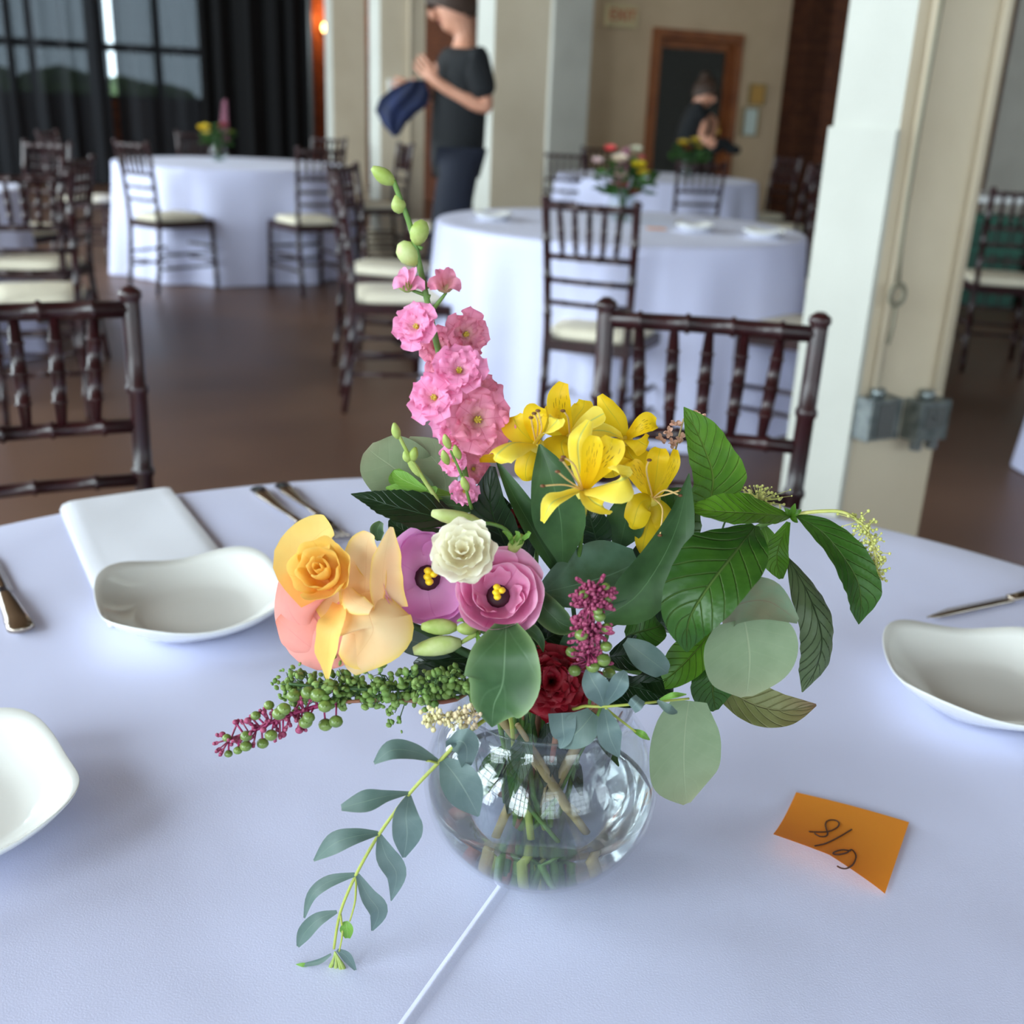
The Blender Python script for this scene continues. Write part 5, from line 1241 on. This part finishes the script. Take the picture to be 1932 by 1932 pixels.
leaf('leaf', t, [(815, 935, .02), (780, 915, .016), (745, 885, .012), (710, 860, .012), (694, 846, .012)], [36, 62, 64, 48, 14], L_round, tr=-.1, tu=.3, cup=.12, nu=20, nv=12)
leaf('leaf', t, [(838, 945, .018), (838, 900, .02), (812, 860, .022), (770, 828, .022)], [14, 26, 34, 6], L_round, tr=.2, tu=.2, cup=.2, nu=20, nv=12)

# ---- dark serrated leaf and light leaves, left
t, b = stemthing('foliage_sprig', 'dark toothed leaf with pale green leaves above it, left of the purple bloom', 'leaves')
stem(t, b, [(930, 1130, .0), (880, 1000, .0)], .0018, M_stemd)
leaf('leaf', t, [(878, 985, -.01), (820, 975, -.022), (740, 955, -.026), (700, 942, -.024), (662, 932, -.02)], [14, 44, 34, 18, 1], L_dark, tr=0, tu=.7, cup=.2, serr=.12, quilt=.04, nu=40, nv=10)
leaf('leaf', t, [(850, 1010, -.006), (805, 1010, -.01), (760, 1000, -.012), (735, 980, -.01)], [10, 34, 30, 4], L_dark, tr=0, tu=.3, cup=.2, serr=.1, nu=30, nv=8)
leaf('leaf', t, [(850, 935, .0), (800, 930, -.006), (755, 925, -.006), (728, 920, -.004)], [6, 18, 16, 2], L_lt, tr=0, tu=.5, cup=.2)
leaf('leaf', t, [(760, 925, .0), (752, 900, .0), (748, 885, .0)], [10, 20, 6], L_lt, tr=0, tu=.3, cup=.2)
leaf('leaf', t, [(895, 960, .0), (865, 955, -.006), (838, 950, -.006), (815, 938, -.004)], [6, 18, 16, 2], L_lis, tr=0, tu=.5, cup=.2)
leaf('leaf', t, [(720, 985, .01), (712, 1000, .01), (715, 1020, .012)], [5, 14, 4], L_lis, tr=0, tu=.2, cup=.2)

# ---- peach and yellow rose at the left
t, b = stemthing('rose', 'big peach and yellow rose at the left with a coral outer petal', 'flower')
stem(t, b, [(900, 1240, -.03), (800, 1190, -.036), (700, 1150, -.04)], .003, M_stemd)
c = B(608, 1078, -.05); R = 60 * pxm(c); ax = camN(-.15, .35); random.seed(3)
ring_petals(t, c - ax * R * .5, ax, R, 3, [(0, 0), (.22, .25), (.34, .8), (.30, 1.15)], 1.25, P_rosey, 0, .05, 2)
ring_petals(t, c - ax * R * .5, ax, R, 4, [(0, 0), (.45, .15), (.62, .7), (.66, 1.05)], 1.0, P_rosey, .6, .07, 2)
ring_petals(t, c - ax * R * .5, ax, R, 4, [(0, -.1), (.6, .05), (.88, .55), (.98, .92)], .95, P_rosey, 1.2, .08, 2)
ring_petals(t, c - ax * R * .4, ax, R * .36, 3, [(0, 0), (.3, .4), (.45, 1.5), (.36, 2.9)], 1.4, P_rosey, .3, .05, 2)
leaf('petal', t, [(600, 1130, -.05), (560, 1060, -.04), (600, 1010, -.036), (625, 992, -.036)], [34, 44, 40, 22], P_rosey, tr=0, tu=.3, cup=.3, ruf=.08, rf=2)
leaf('petal', t, [(650, 1170, -.05), (585, 1190, -.052), (545, 1150, -.05), (535, 1085, -.044)], [70, 74, 52, 14], P_coral, tr=-.5, tu=.1, cup=-.45, nu=20, nv=14, label='broad coral outer petal')
leaf('petal', t, [(620, 1235, -.052), (585, 1220, -.054), (548, 1190, -.052), (524, 1165, -.048)], [18, 36, 44, 14], P_coral, tr=-.4, tu=-.1, cup=-.4, nu=16, nv=12)
leaf('petal', t, [(685, 1150, -.048), (690, 1080, -.04), (692, 1030, -.036), (700, 1006, -.036)], [40, 48, 34, 12], P_peach, tr=-.2, tu=.3, cup=.35, ruf=.06)
leaf('petal', t, [(730, 1150, -.05), (722, 1090, -.048), (728, 1040, -.044), (738, 994, -.042)], [36, 34, 26, 4], P_peach, tr=.6, tu=.2, cup=.45, ruf=.08)
leaf('petal', t, [(680, 1120, -.05), (700, 1170, -.064), (700, 1200, -.066), (655, 1262, -.062)], [40, 76, 66, 20], P_peach, tr=.1, tu=.5, cup=-.35, ruf=.06, nu=20, nv=14, label='large pale peach petal drooping at the front')
leaf('petal', t, [(645, 1140, -.052), (628, 1180, -.068), (618, 1230, -.07), (618, 1282, -.066)], [16, 26, 22, 3], P_rosey, tr=-.3, tu=.2, cup=.4, ruf=.14, rf=3)
leaf('petal', t, [(650, 1190, -.056), (680, 1200, -.060), (720, 1190, -.058)], [40, 62, 40], P_peach, tr=.1, tu=.2, cup=-.3)
leaf('petal', t, [(640, 1060, -.036), (650, 1120, -.04), (690, 1160, -.044)], [30, 60, 50], P_peach, tr=-.1, tu=.2, cup=.2)
leaf('petal', t, [(655, 1110, -.05), (668, 1135, -.06), (700, 1150, -.064)], [10, 22, 10], P_peach, tr=.1, tu=.4, cup=-.3)

# ---- lisianthus
def lisi(label, c, R_px, ax, m_, heart, rings, spx, seed, stam=True):
    t, b = stemthing('lisianthus', label, 'flower'); random.seed(seed); stem(t, b, spx, .002, M_stem)
    cc = B(*c); R = R_px * pxm(cc)
    for (n, prof, ang, ph, ruf) in rings: ring_petals(t, cc, ax, R, n, prof, ang, m_, ph, ruf, 2.4, twist=.07)
    if stam:
        e1, e2, a = frame(ax); mb = MB(V(t['_org'])); mb.lathe([(0, 0), (.1, 0)], n=3) if False else None
        mb.ball(cc - a * R * .40, R * .27, 12, (1, 1, .4), Matrix((e1, e2, a)).transposed()); mb.build('heart', heart, t)
        for k in range(4):
            th = k * 2.5; q = cc + (e1 * math.cos(th) + e2 * math.sin(th)) * R * (.06 + .022 * k) + a * R * .02; mb = MB(V(t['_org'])); mb.tube([cc - a * R * .35, q], R * .02, 5); mb.ball(q, R * .088, 8, (1, 1.2, .8)); mb.build('stamen', M_sta, t)
    return t
lisi('pink lisianthus with a dark centre and yellow stamens, facing the camera', (941, 1118, -.050), 86, camN(.05, .28), P_lis, M_eye,
     [(4, [(0, -.55), (.55, -.45), (.88, -.02), (1.0, .22)], 1.15, .2, .035), (3, [(0, -.55), (.50, -.42), (.76, -.02), (.86, .30)], 1.3, .9, .04), (3, [(0, -.55), (.40, -.40), (.58, -.05), (.64, .28)], 1.25, .1, .05), (3, [(0, -.5), (.34, -.38), (.46, -.1), (.50, .12)], .8, 1.3, .09)],
     [(990, 1260, -.03), (960, 1190, -.045)], 4)
lisi('lavender lisianthus cup beside the peach rose, its right side behind the white bloom', (812, 1088, -.036), 95, camN(.22, .12), P_lav, M_eye,
     [(4, [(0, -.6), (.55, -.5), (.86, -.05), (.98, .28)], 1.2, .3, .035), (3, [(0, -.6), (.50, -.45), (.74, -.1), (.80, .22)], 1.2, 2.6, .05)],
     [(960, 1260, -.02), (860, 1150, -.03)], 5)
wt = lisi('creamy white double lisianthus between the two pink ones', (873, 1042, -.062), 64, camN(.0, .35), P_white, M_crm,
     [(5, [(0, -.4), (.5, -.36), (.86, .02), (1.0, .10)], .95, .1, .13), (4, [(0, -.35), (.46, -.2), (.74, .18), (.84, .36)], .85, .5, .07), (5, [(0, -.3), (.36, -.1), (.56, .3), (.62, .5)], .85, .9, .07), (4, [(0, -.3), (.22, 0), (.36, .35), (.40, .58)], .9, .2, .06), (3, [(0, -.2), (.10, .1), (.2, .4), (.2, .62)], 1.2, .6, .04)],
     [(950, 1250, -.02), (900, 1120, -.04)], 6, stam=False)
# lisianthus buds
t, b = stemthing('lisianthus_bud', 'pale green lisianthus bud above the white bloom with a small bud at its right', 'flower bud')
stem(t, b, [(1000, 1180, -.02), (985, 1060, -.03), (955, 1000, -.036), (905, 985, -.04)], .0016, M_stem)
bud(t, (908, 988, -.04), (816, 968, -.046), 15, M_budw, prof=(.45, .9, 1, .95, .8, .45)); bud(t, (965, 1040, -.036), (985, 1012, -.042), 13, M_bud, prof=(.5, .9, 1, .9, .5))
for k in range(5): leaf('sepal', t, [(968, 1030, -.04), (960 + k * 9, 1010 + (k % 2) * 12, -.046), (948 + k * 12, 1002 + (k % 2) * 22, -.044)], [3, 5, 1], L_lt, nu=6, nv=4)
t, b = stemthing('lisianthus_bud', 'cluster of three pale green lisianthus buds pointing left below the pink bloom', 'flower bud')
stem(t, b, [(990, 1280, -.03), (940, 1210, -.045), (905, 1190, -.052)], .0016, M_stem)
for p0, p1, r in (((862, 1184), (796, 1182), 16), ((900, 1186), (864, 1186), 13), ((870, 1212), (780, 1228), 19)): bud(t, (*p0, -.056), (*p1, -.060), r, M_budw if r > 18 else M_bud, prof=(.4, .85, 1, .95, .75, .4))
for pts in ([(905, 1190, -.052), (866, 1184, -.056)], [(905, 1192, -.052), (868, 1214, -.056)]): twig(t, pts, .0016, M_bud, n=3)
for pts, w in (([(900, 1190, -.054), (902, 1215, -.06), (895, 1245, -.058)], [2, 4, 1]), ([(905, 1185, -.052), (875, 1170, -.06), (862, 1172, -.06)], [2, 4, 1])): leaf('sepal', t, pts, w, L_lt, nu=8, nv=3)
t, b = stemthing('foliage_sprig', 'broad pointed satin leaf hanging over the rim of the bowl', 'leaves')
stem(t, b, [(985, 1270, -.04), (950, 1190, -.055)], .0016, M_stem)
leaf('leaf', t, [(955, 1178, -.062), (952, 1230, -.078), (948, 1290, -.082), (932, 1330, -.08), (928, 1372, -.076)], [22, 62, 72, 46, 1], L_lis, tr=-.1, tu=.35, cup=.18, nu=24, nv=14)
leaf('leaf', t, [(955, 1180, -.044), (995, 1186, -.05), (1018, 1206, -.052), (1025, 1230, -.05)], [12, 14, 9, 1], L_lis, tr=0, tu=.6, cup=.3)

# ---- carnation
t, b = stemthing('carnation', 'dark red ruffled carnation low at the front over the rim of the bowl', 'flower')
stem(t, b, [(1040, 1340, -.04)], .0024, M_stem); random.seed(21); c = B(1040, 1285, -.052); R = 78 * pxm(c); ax = camN(.0, .15); e1, e2, a = frame(ax)
for L_, (n, rr, lf, zz) in enumerate(((11, 1.0, .0, -.2), (10, .86, .3, -.05), (9, .66, .5, .05), (7, .46, .7, .12), (5, .26, .9, .15))):
    for k in range(n):
        th = 2 * PI * (k + .5 * L_) / n + random.uniform(-.15, .15); d = e1 * math.cos(th) + e2 * math.sin(th); q = rr * random.uniform(.88, 1.06)
        p = [c - a * R * .25, c + d * R * q * .5 + a * R * (zz + lf * .3), c + d * R * q + a * R * (zz + lf * .45 + random.uniform(-.08, .08))]
        mb = MB(V(t['_org'])); blade(mb, p, [R * .05, R * .26, R * .36, R * .26], a, cup=.3, ruf=.42, rf=1.6, ph=random.uniform(0, 6), nu=12, nv=12, serr=.2); mb.build('petal', P_red, t)
t, b = stemthing('carnation', 'deep red bloom mostly hidden among the dark leaves behind the white bloom', 'flower')
stem(t, b, [(1000, 1180, .0), (985, 1050, .0)], .0016, M_stem)
for k in range(6): leaf('petal', t, [(985, 1010, .002), (975 + k * 6, 985 - (k % 2) * 12, -.004), (962 + k * 9, 962 + (k % 3) * 12, -.004)], [6, 12, 5], P_red, cup=.3, nu=8, nv=6)

# ---- pokeberry spike, upright
def berry_spike(label, path, n, rscale, seed, fluff, spx):
    t, b = stemthing('berry_spike', label, 'berries'); stem(t, b, spx, .0016, M_stemr); random.seed(seed)
    twig(t, path, .0013, M_mag, 'spike'); raw = [B(*p) for p in path]; first = None
    e = (raw[-1] - raw[0]).normalized(); up = camN(0, 0); sd = e.cross(up).normalized()
    for k in range(n):
        f = k / (n - 1); c = cr(raw, f); th = k * 2.4; d = (sd * math.cos(th) + up * abs(math.sin(th)) * .8).normalized()
        ln = .0085 * rscale * (1.05 - .35 * f); q = c + d * ln + e * .002; r = .0034 * rscale * (1.05 - .4 * f) * random.uniform(.85, 1.1)
        mb = MB(V(t['_org'])); mb.tube([c, c + d * ln * .5 + e * .001, q], [.0006, .0005, .0006], 5); pd = mb.build('pedicel', M_mag, t)
        mb = MB(V(t['_org'])); pk = not (k % 3 or f < .3); r *= .62 if pk else 1.0
        mb.ball(q, r, 10, (1, 1, .82)); mb.ball(q - e * r * .2 + up * r * .8, r * .22, 5); mb.build('berry', M_fluff if pk else M_berry, pd)
    if fluff:
        mb = MB(V(t['_org']))
        for k in range(fluff[0]):
            f = random.uniform(fluff[1], fluff[2])
            if fluff[0] > 200 and .58 < f < .72 or (fluff[0] > 200 and f < .5 and random.random() < .55): continue
            c = cr(raw, f); d = (sd * random.gauss(0, 1) + up * abs(random.gauss(0, .8)) + e * random.gauss(0, .6)).normalized() * random.uniform(.004, .012) * fluff[3]
            mb.tube([c, c + d * .6, c + d], [.0005, .0005, .0004], 4); mb.ball(c + d, .0011, 5, (1, .8, 1))
            blade(mb, [c + d * .7, c + d * 1.1], [.0004, .0012, .0003], up, nu=3, nv=2)
        mb.build('florets', M_fluff, t)['kind'] = 'stuff'
    return t
berry_spike('upright magenta spike with fluffy top and green berries, above the red carnation', [(1112, 1275, -.062), (1112, 1220, -.068), (1114, 1160, -.07), (1120, 1112, -.07)], 17, 1.1, 31, (420, .15, 1.04, .95), [(1110, 1340, -.045), (1112, 1280, -.062)])
berry_spike('magenta stemmed spray of green berries reaching far out at the lower left', [(640, 1325, -.062), (590, 1335, -.065), (530, 1355, -.068), (480, 1378, -.07), (432, 1395, -.07)], 26, 1.15, 32, (60, .3, 1.0, .9), [(860, 1320, -.05), (740, 1320, -.058), (640, 1325, -.062)])

# ---- green pennycress spray at the left
t, b = stemthing('seed_spray', 'bushy spray of tiny green seed pods reaching left under the roses', 'greenery'); random.seed(41)
stem(t, b, [(930, 1310, -.04), (800, 1300, -.052), (700, 1300, -.058), (600, 1295, -.06), (545, 1290, -.06)], .0015, M_stemd)
tp = MB(V(t['_org'])); pods = []
for k in range(46):
    x0 = 560 + k * 7.3 + random.uniform(-8, 8); y0 = 1300 + random.uniform(-14, 10); a0 = B(x0, y0, -.055 + random.uniform(-.008, .012))
    hh = 36 if x0 > 620 else 30
    x1 = x0 + random.uniform(-30, 12); y1 = 1298 + random.uniform(-hh, 34); b0 = B(x1, y1, -.06 + random.uniform(-.012, .014)); tp.tube([a0, (a0 + b0) / 2 + V((0, 0, .002)), b0], [.0005, .0004, .0003], 4)
    for j in range(8):
        f = random.uniform(.2, 1.1); c = a0.lerp(b0, f); d = V((random.gauss(0, 1), random.gauss(0, .8), random.gauss(-.2, 1))).normalized() * random.uniform(.003, .0065); pods.append((c + d, random.uniform(.0013, .0027))); tp.tube([c, c + d], .0002, 4)
for (x, y) in ((545, 1262), (528, 1290), (552, 1320), (575, 1335), (745, 1345), (752, 1362), (740, 1335), (535, 1310), (560, 1300), (640, 1262), (690, 1262)):
    q = B(x, y, -.06)
    for j in range(7): pods.append((q + V((random.gauss(0, .0025), random.gauss(0, .0025), random.gauss(0, .003))), random.uniform(.001, .0018)))
    tp.tube([q, q.lerp(B(max(x, 600) + 20, 1302, -.056), .8)], .0003, 4)
tp.build('branchlets', M_stemd, t)
mb = MB(V(t['_org']))
for (c, r) in pods: mb.ball(c, r, 7, (1, 1, .55), Matrix.Rotation(random.uniform(0, 3), 3, V((random.random(), random.random(), random.random())).normalized()))
mb.build('seed_pods', M_pod, t)['kind'] = 'stuff'
# ---- cream bell cluster at the left rim
t, b = stemthing('bell_spray', 'small cluster of creamy bead-like buds at the left rim of the bowl', 'flower'); random.seed(42)
stem(t, b, [(925, 1320, -.06), (890, 1345, -.072), (812, 1350, -.076)], .001, M_stemw); mb = MB(V(t['_org']))
for k in range(95):
    f = random.random(); c = B(905 - 95 * f, 1342 + random.uniform(-4, 14) + 10 * math.sin(f * 3), -.076); d = V((random.gauss(-.2, .5), random.gauss(-.3, .5), random.gauss(0, .8))).normalized() * random.uniform(.002, .006); mb.tube([c, c + d], .0003, 4); mb.ball(c + d, random.uniform(.0008, .0014), 6, (1, 1, 1.2))
mb.build('bells', M_crm, t)['kind'] = 'stuff'
# ---- tan tufts by the upright leaf
t, b = stemthing('tan_spray', 'tiny tan flower spray peeping out between the yellow blooms and the upright leaf', 'flower'); random.seed(43)
stem(t, b, [(1220, 1100, .03), (1262, 900, .03), (1290, 790, .03)], .0009, M_stemw); mb = MB(V(t['_org']))
for (x, y) in ((1248, 828), (1262, 815), (1275, 800), (1310, 782), (1322, 788), (1268, 836), (1285, 826)):
    c = B(x, y, .03)
    for k in range(7): d = V((random.gauss(0, 1), random.gauss(0, 1), random.gauss(0, 1))).normalized() * .0035; blade(mb, [c, c + d * .6, c + d], [.0003, .0011, .0004], camN(0, .4), nu=4, nv=2)
    mb.ball(c, .0012, 6)
mb.build('florets', M_tan, t)['kind'] = 'stuff'
t, b = stemthing('seed_spray', 'small yellow-green spray behind the horizontal leaf at the right', 'greenery'); random.seed(44)
stem(t, b, [(1300, 1100, .04), (1380, 960, .04), (1430, 930, .04)], .0009, M_stemd); mb = MB(V(t['_org']))
for k in range(120):
    c = B(1425 + random.gauss(0, 28), 938 + random.gauss(0, 13), .04 + random.uniform(-.01, .01)); mb.ball(c, random.uniform(.0005, .0011), 5); mb.tube([c, B(1430, 945, .04)], .00015, 3)
mb.build('seed_pods', M_pfl, t)['kind'] = 'stuff'

# ---- trailing eucalyptus at the front left
t, b = stemthing('eucalyptus_sprig', 'trailing sprig of blue-grey eucalyptus hanging over the bowl down to the cloth at the left', 'greenery')
E0 = -.082
stem(t, b, [(930, 1350, -.06), (880, 1385, -.078), (826, 1440, E0), (772, 1498, E0 - .004), (716, 1573, E0 - .006), (672, 1650, E0 - .008), (642, 1722, E0 - .01), (630, 1790, E0 - .012)], .0013, M_stemy, inb=V((VX - .02, VY - .035, TZ + .122)))
def el(px, hw, m_=None, **k):
    k.setdefault('cup', .2); leaf('leaf', t, px, hw, m_ or L_euc, nu=16, nv=8, **k)
e = E0
el([(826, 1436, e), (780, 1418, e - .006), (738, 1416, e - .01), (706, 1440, e - .01)], [4, 16, 19, 3], L_eucd, tu=.6)
el([(836, 1434, e), (862, 1468, e - .014), (882, 1500, e - .016), (903, 1540, e - .012)], [8, 34, 32, 2], tu=.4)
el([(850, 1405, e), (868, 1398, e - .01), (880, 1410, e - .01), (880, 1446, e - .008)], [12, 24, 26, 10], tr=.4)
el([(772, 1496, e - .004), (730, 1502, e - .01), (690, 1512, e - .014), (644, 1524, e - .014)], [3, 11, 21, 6], L_eucd, tu=.5)
el([(772, 1500, e - .004), (766, 1540, e - .014), (768, 1575, e - .016), (762, 1618, e - .014)], [4, 25, 28, 3], tr=.3, tu=.3)
el([(714, 1572, e - .006), (670, 1578, e - .012), (630, 1592, e - .014), (592, 1624, e - .012)], [4, 15, 20, 2], L_eucd, tu=.5)
el([(716, 1575, e - .006), (728, 1615, e - .012), (748, 1650, e - .012), (738, 1700, e - .01)], [4, 20, 19, 1], tr=.3)
el([(670, 1650, e - .008), (620, 1664, e - .01), (588, 1690, e - .012), (574, 1732, e - .01)], [4, 12, 10, 2], L_eucd, tu=.6)
el([(674, 1650, e - .008), (694, 1690, e - .012), (714, 1720, e - .012), (702, 1756, e - .01)], [4, 15, 18, 2], tr=.4)
el([(636, 1720, e - .01), (600, 1735, e - .012), (575, 1760, e - .012), (562, 1786, e - .01)], [3, 13, 14, 3], L_eucd, tu=.4)
el([(652, 1738, e - .01), (654, 1752, e - .012), (656, 1770, e - .01)], [4, 13, 5], L_lt)
el([(636, 1792, e - .012), (655, 1806, e - .012), (673, 1834, e - .012)], [3, 9, 1])
el([(625, 1800, e - .012), (600, 1815, e - .012), (560, 1822, e - .01)], [2, 5, 2], L_eucd)
el([(595, 1828, e - .010), (572, 1828, e - .012), (552, 1826, e - .010)], [4, 11, 4], L_lt)
for x, y in ((618, 1835), (630, 1842), (645, 1846), (652, 1836)): bud(t, (632, 1796, e - .012), (x, y, e - .010), 4, M_bud, prof=(.4, .5, .7, 1, 1, .5))
for pts in ([(672, 1652, e - .008), (670, 1700, e - .01), (660, 1738, e - .01)], [(642, 1725, e - .01), (646, 1760, e - .012), (640, 1795, e - .012)], [(826, 1440, e), (812, 1436, e - .004), (804, 1436, e - .004)]): twig(t, pts, .0007, M_stemy, n=4)

# ---- small eucalyptus at the right of the rim
t, b = stemthing('eucalyptus_sprig', 'short sprig of blue-grey eucalyptus over the front rim, right of the red carnation', 'greenery')
stem(t, b, [(1060, 1330, -.05), (1105, 1332, -.066), (1140, 1333, -.07), (1200, 1328, -.07), (1300, 1318, -.06)], .0011, M_stemy)
e = -.07
el([(1140, 1332, e), (1130, 1305, e - .006), (1118, 1285, e - .006), (1108, 1262, e)], [6, 24, 22, 4], L_euc, tr=-.2)
el([(1142, 1330, e), (1160, 1305, e - .008), (1170, 1285, e - .01), (1180, 1266, e - .006)], [4, 16, 18, 4], L_euc, tr=.2)
el([(1140, 1336, e), (1146, 1368, e - .01), (1152, 1395, e - .012), (1168, 1428, e - .01)], [4, 20, 22, 2], L_euc)
el([(1192, 1336, e - .004), (1200, 1328, e - .008), (1208, 1318, e - .004)], [11, 14, 11], L_euc, cup=.1)
el([(1120, 1345, e + .004), (1100, 1370, e), (1080, 1390, e), (1060, 1410, e + .004)], [14, 32, 26, 3], L_eucd)
el([(1060, 1345, e + .004), (1062, 1375, e), (1064, 1395, e), (1056, 1412, e)], [26, 24, 14, 2], L_euc)
twig(t, [(1142, 1336, e), (1175, 1362, e - .004), (1215, 1392, e - .002)], .0008, M_stemy)
el([(1196, 1378, e - .002), (1212, 1386, e - .006), (1226, 1396, e - .004)], [3, 7, 1], L_lt)
el([(1240, 1322, e), (1262, 1338, e - .004), (1278, 1344, e)], [3, 9, 2], L_eucd)
el([(1245, 1320, e), (1270, 1312, e - .004), (1295, 1310, e)], [2, 6, 1], L_lt)

# ---- dark filler foliage in the middle, and leaves below the rim
t, b = stemthing('foliage_sprig', 'dense dark leaves filling the shaded middle of the bouquet', 'leaves'); random.seed(51)
stem(t, b, [(1080, 1250, .0), (1080, 1120, .01), (1080, 1000, .015)], .002, M_stemd)
for (x, y, dx, dy_, w, m_, d) in [(1150, 1240, 90, -10, 34, L_dark, -.03), (1180, 1200, 70, -20, 38, L_poked, -.025), (1120, 1300, 110, 10, 30, L_dark, -.02), (1210, 1270, 60, 20, 34, L_dark, -.03), (1170, 1290, 90, 24, 26, L_dark, -.035), (1000, 1220, 60, -30, 40, L_dark, -.02), (1060, 1240, 70, -50, 34, L_lilyb, -.035), (1000, 1060, -20, -90, 34, L_dark, .005), (1130, 1040, -20, -80, 36, L_dark, .005), (1170, 1030, 20, -90, 36, L_lily, .01), (1100, 1010, 10, -70, 36, L_dark, .015),
                              (960, 1100, -30, -80, 44, L_dark, .01), (900, 1240, -120, 10, 30, L_dark, -.02), (880, 1260, -130, 34, 26, L_dark, -.03), (860, 1230, -120, -30, 30, L_eucd, -.02), (1240, 1180, 60, -60, 44, L_dark, .0), (1280, 1120, 50, -80, 44, L_dark, .01), (1200, 1100, 60, -90, 40, L_dark, .01), (900, 1100, -60, -70, 44, L_dark, .01), (950, 1010, -40, -80, 36, L_dark, .015), (1180, 1210, 80, 60, 26, L_eucd, -.045), (1020, 1190, -60, 40, 34, L_dark, -.03), (870, 1290, -80, 20, 24, L_pokeg, -.04)]:
    leaf('leaf', t, [(x, y, d), (x + dx * .4, y + dy_ * .4, d - .006), (x + dx * .8, y + dy_ * .8, d - .005), (x + dx, y + dy_, d)], [8, w, w * .8, 1], m_, tr=random.uniform(-.4, .4), tu=random.uniform(0, .6), cup=.3, ruf=.08, nu=16, nv=8)
# stems and leaves standing in the bowl
t, b = stemthing('foliage_sprig', 'leafy stems standing in the water inside the glass bowl', 'stems'); random.seed(52)
for k in range(9):
    a = k * .7; r0 = random.uniform(.012, .034); p0 = VC3 + V((r0 * math.cos(a + 2.4), r0 * math.sin(a + 2.4), .010)); p1 = VC3 + V((.032 * math.cos(a), .032 * math.sin(a), .112))
    mb = MB(V(t['_org'])); raw = [p0, p0.lerp(p1, .5) + V((random.gauss(0, .006), random.gauss(0, .006), 0)), p1]; mb.tube([cr(raw, i / 10) for i in range(11)], [random.choice((.0016, .0024, .003))] * 11, 8)
    mb.build('stem', random.choice([M_stem, M_stemy, M_stemr, M_stemw, M_stemd]), t)
for k in range(16):
    a = random.uniform(0, 6.28); r0 = random.uniform(.02, .05); z = random.uniform(.055, .1); p0 = VC3 + V((r0 * .5 * math.cos(a), r0 * .5 * math.sin(a), z + .02)); p1 = VC3 + V((r0 * math.cos(a), r0 * math.sin(a), z - .015))
    mb = MB(V(t['_org'])); blade(mb, [p0, p0.lerp(p1, .5), p1], [.001, .007, .0005], V((math.cos(a), math.sin(a) - .5, .6)), nu=8, nv=4, cup=.3); mb.build('leaf', random.choice([L_dark, L_poked, L_lis]), t)
for o in D.objects:
    if '_org' in o: del o['_org']
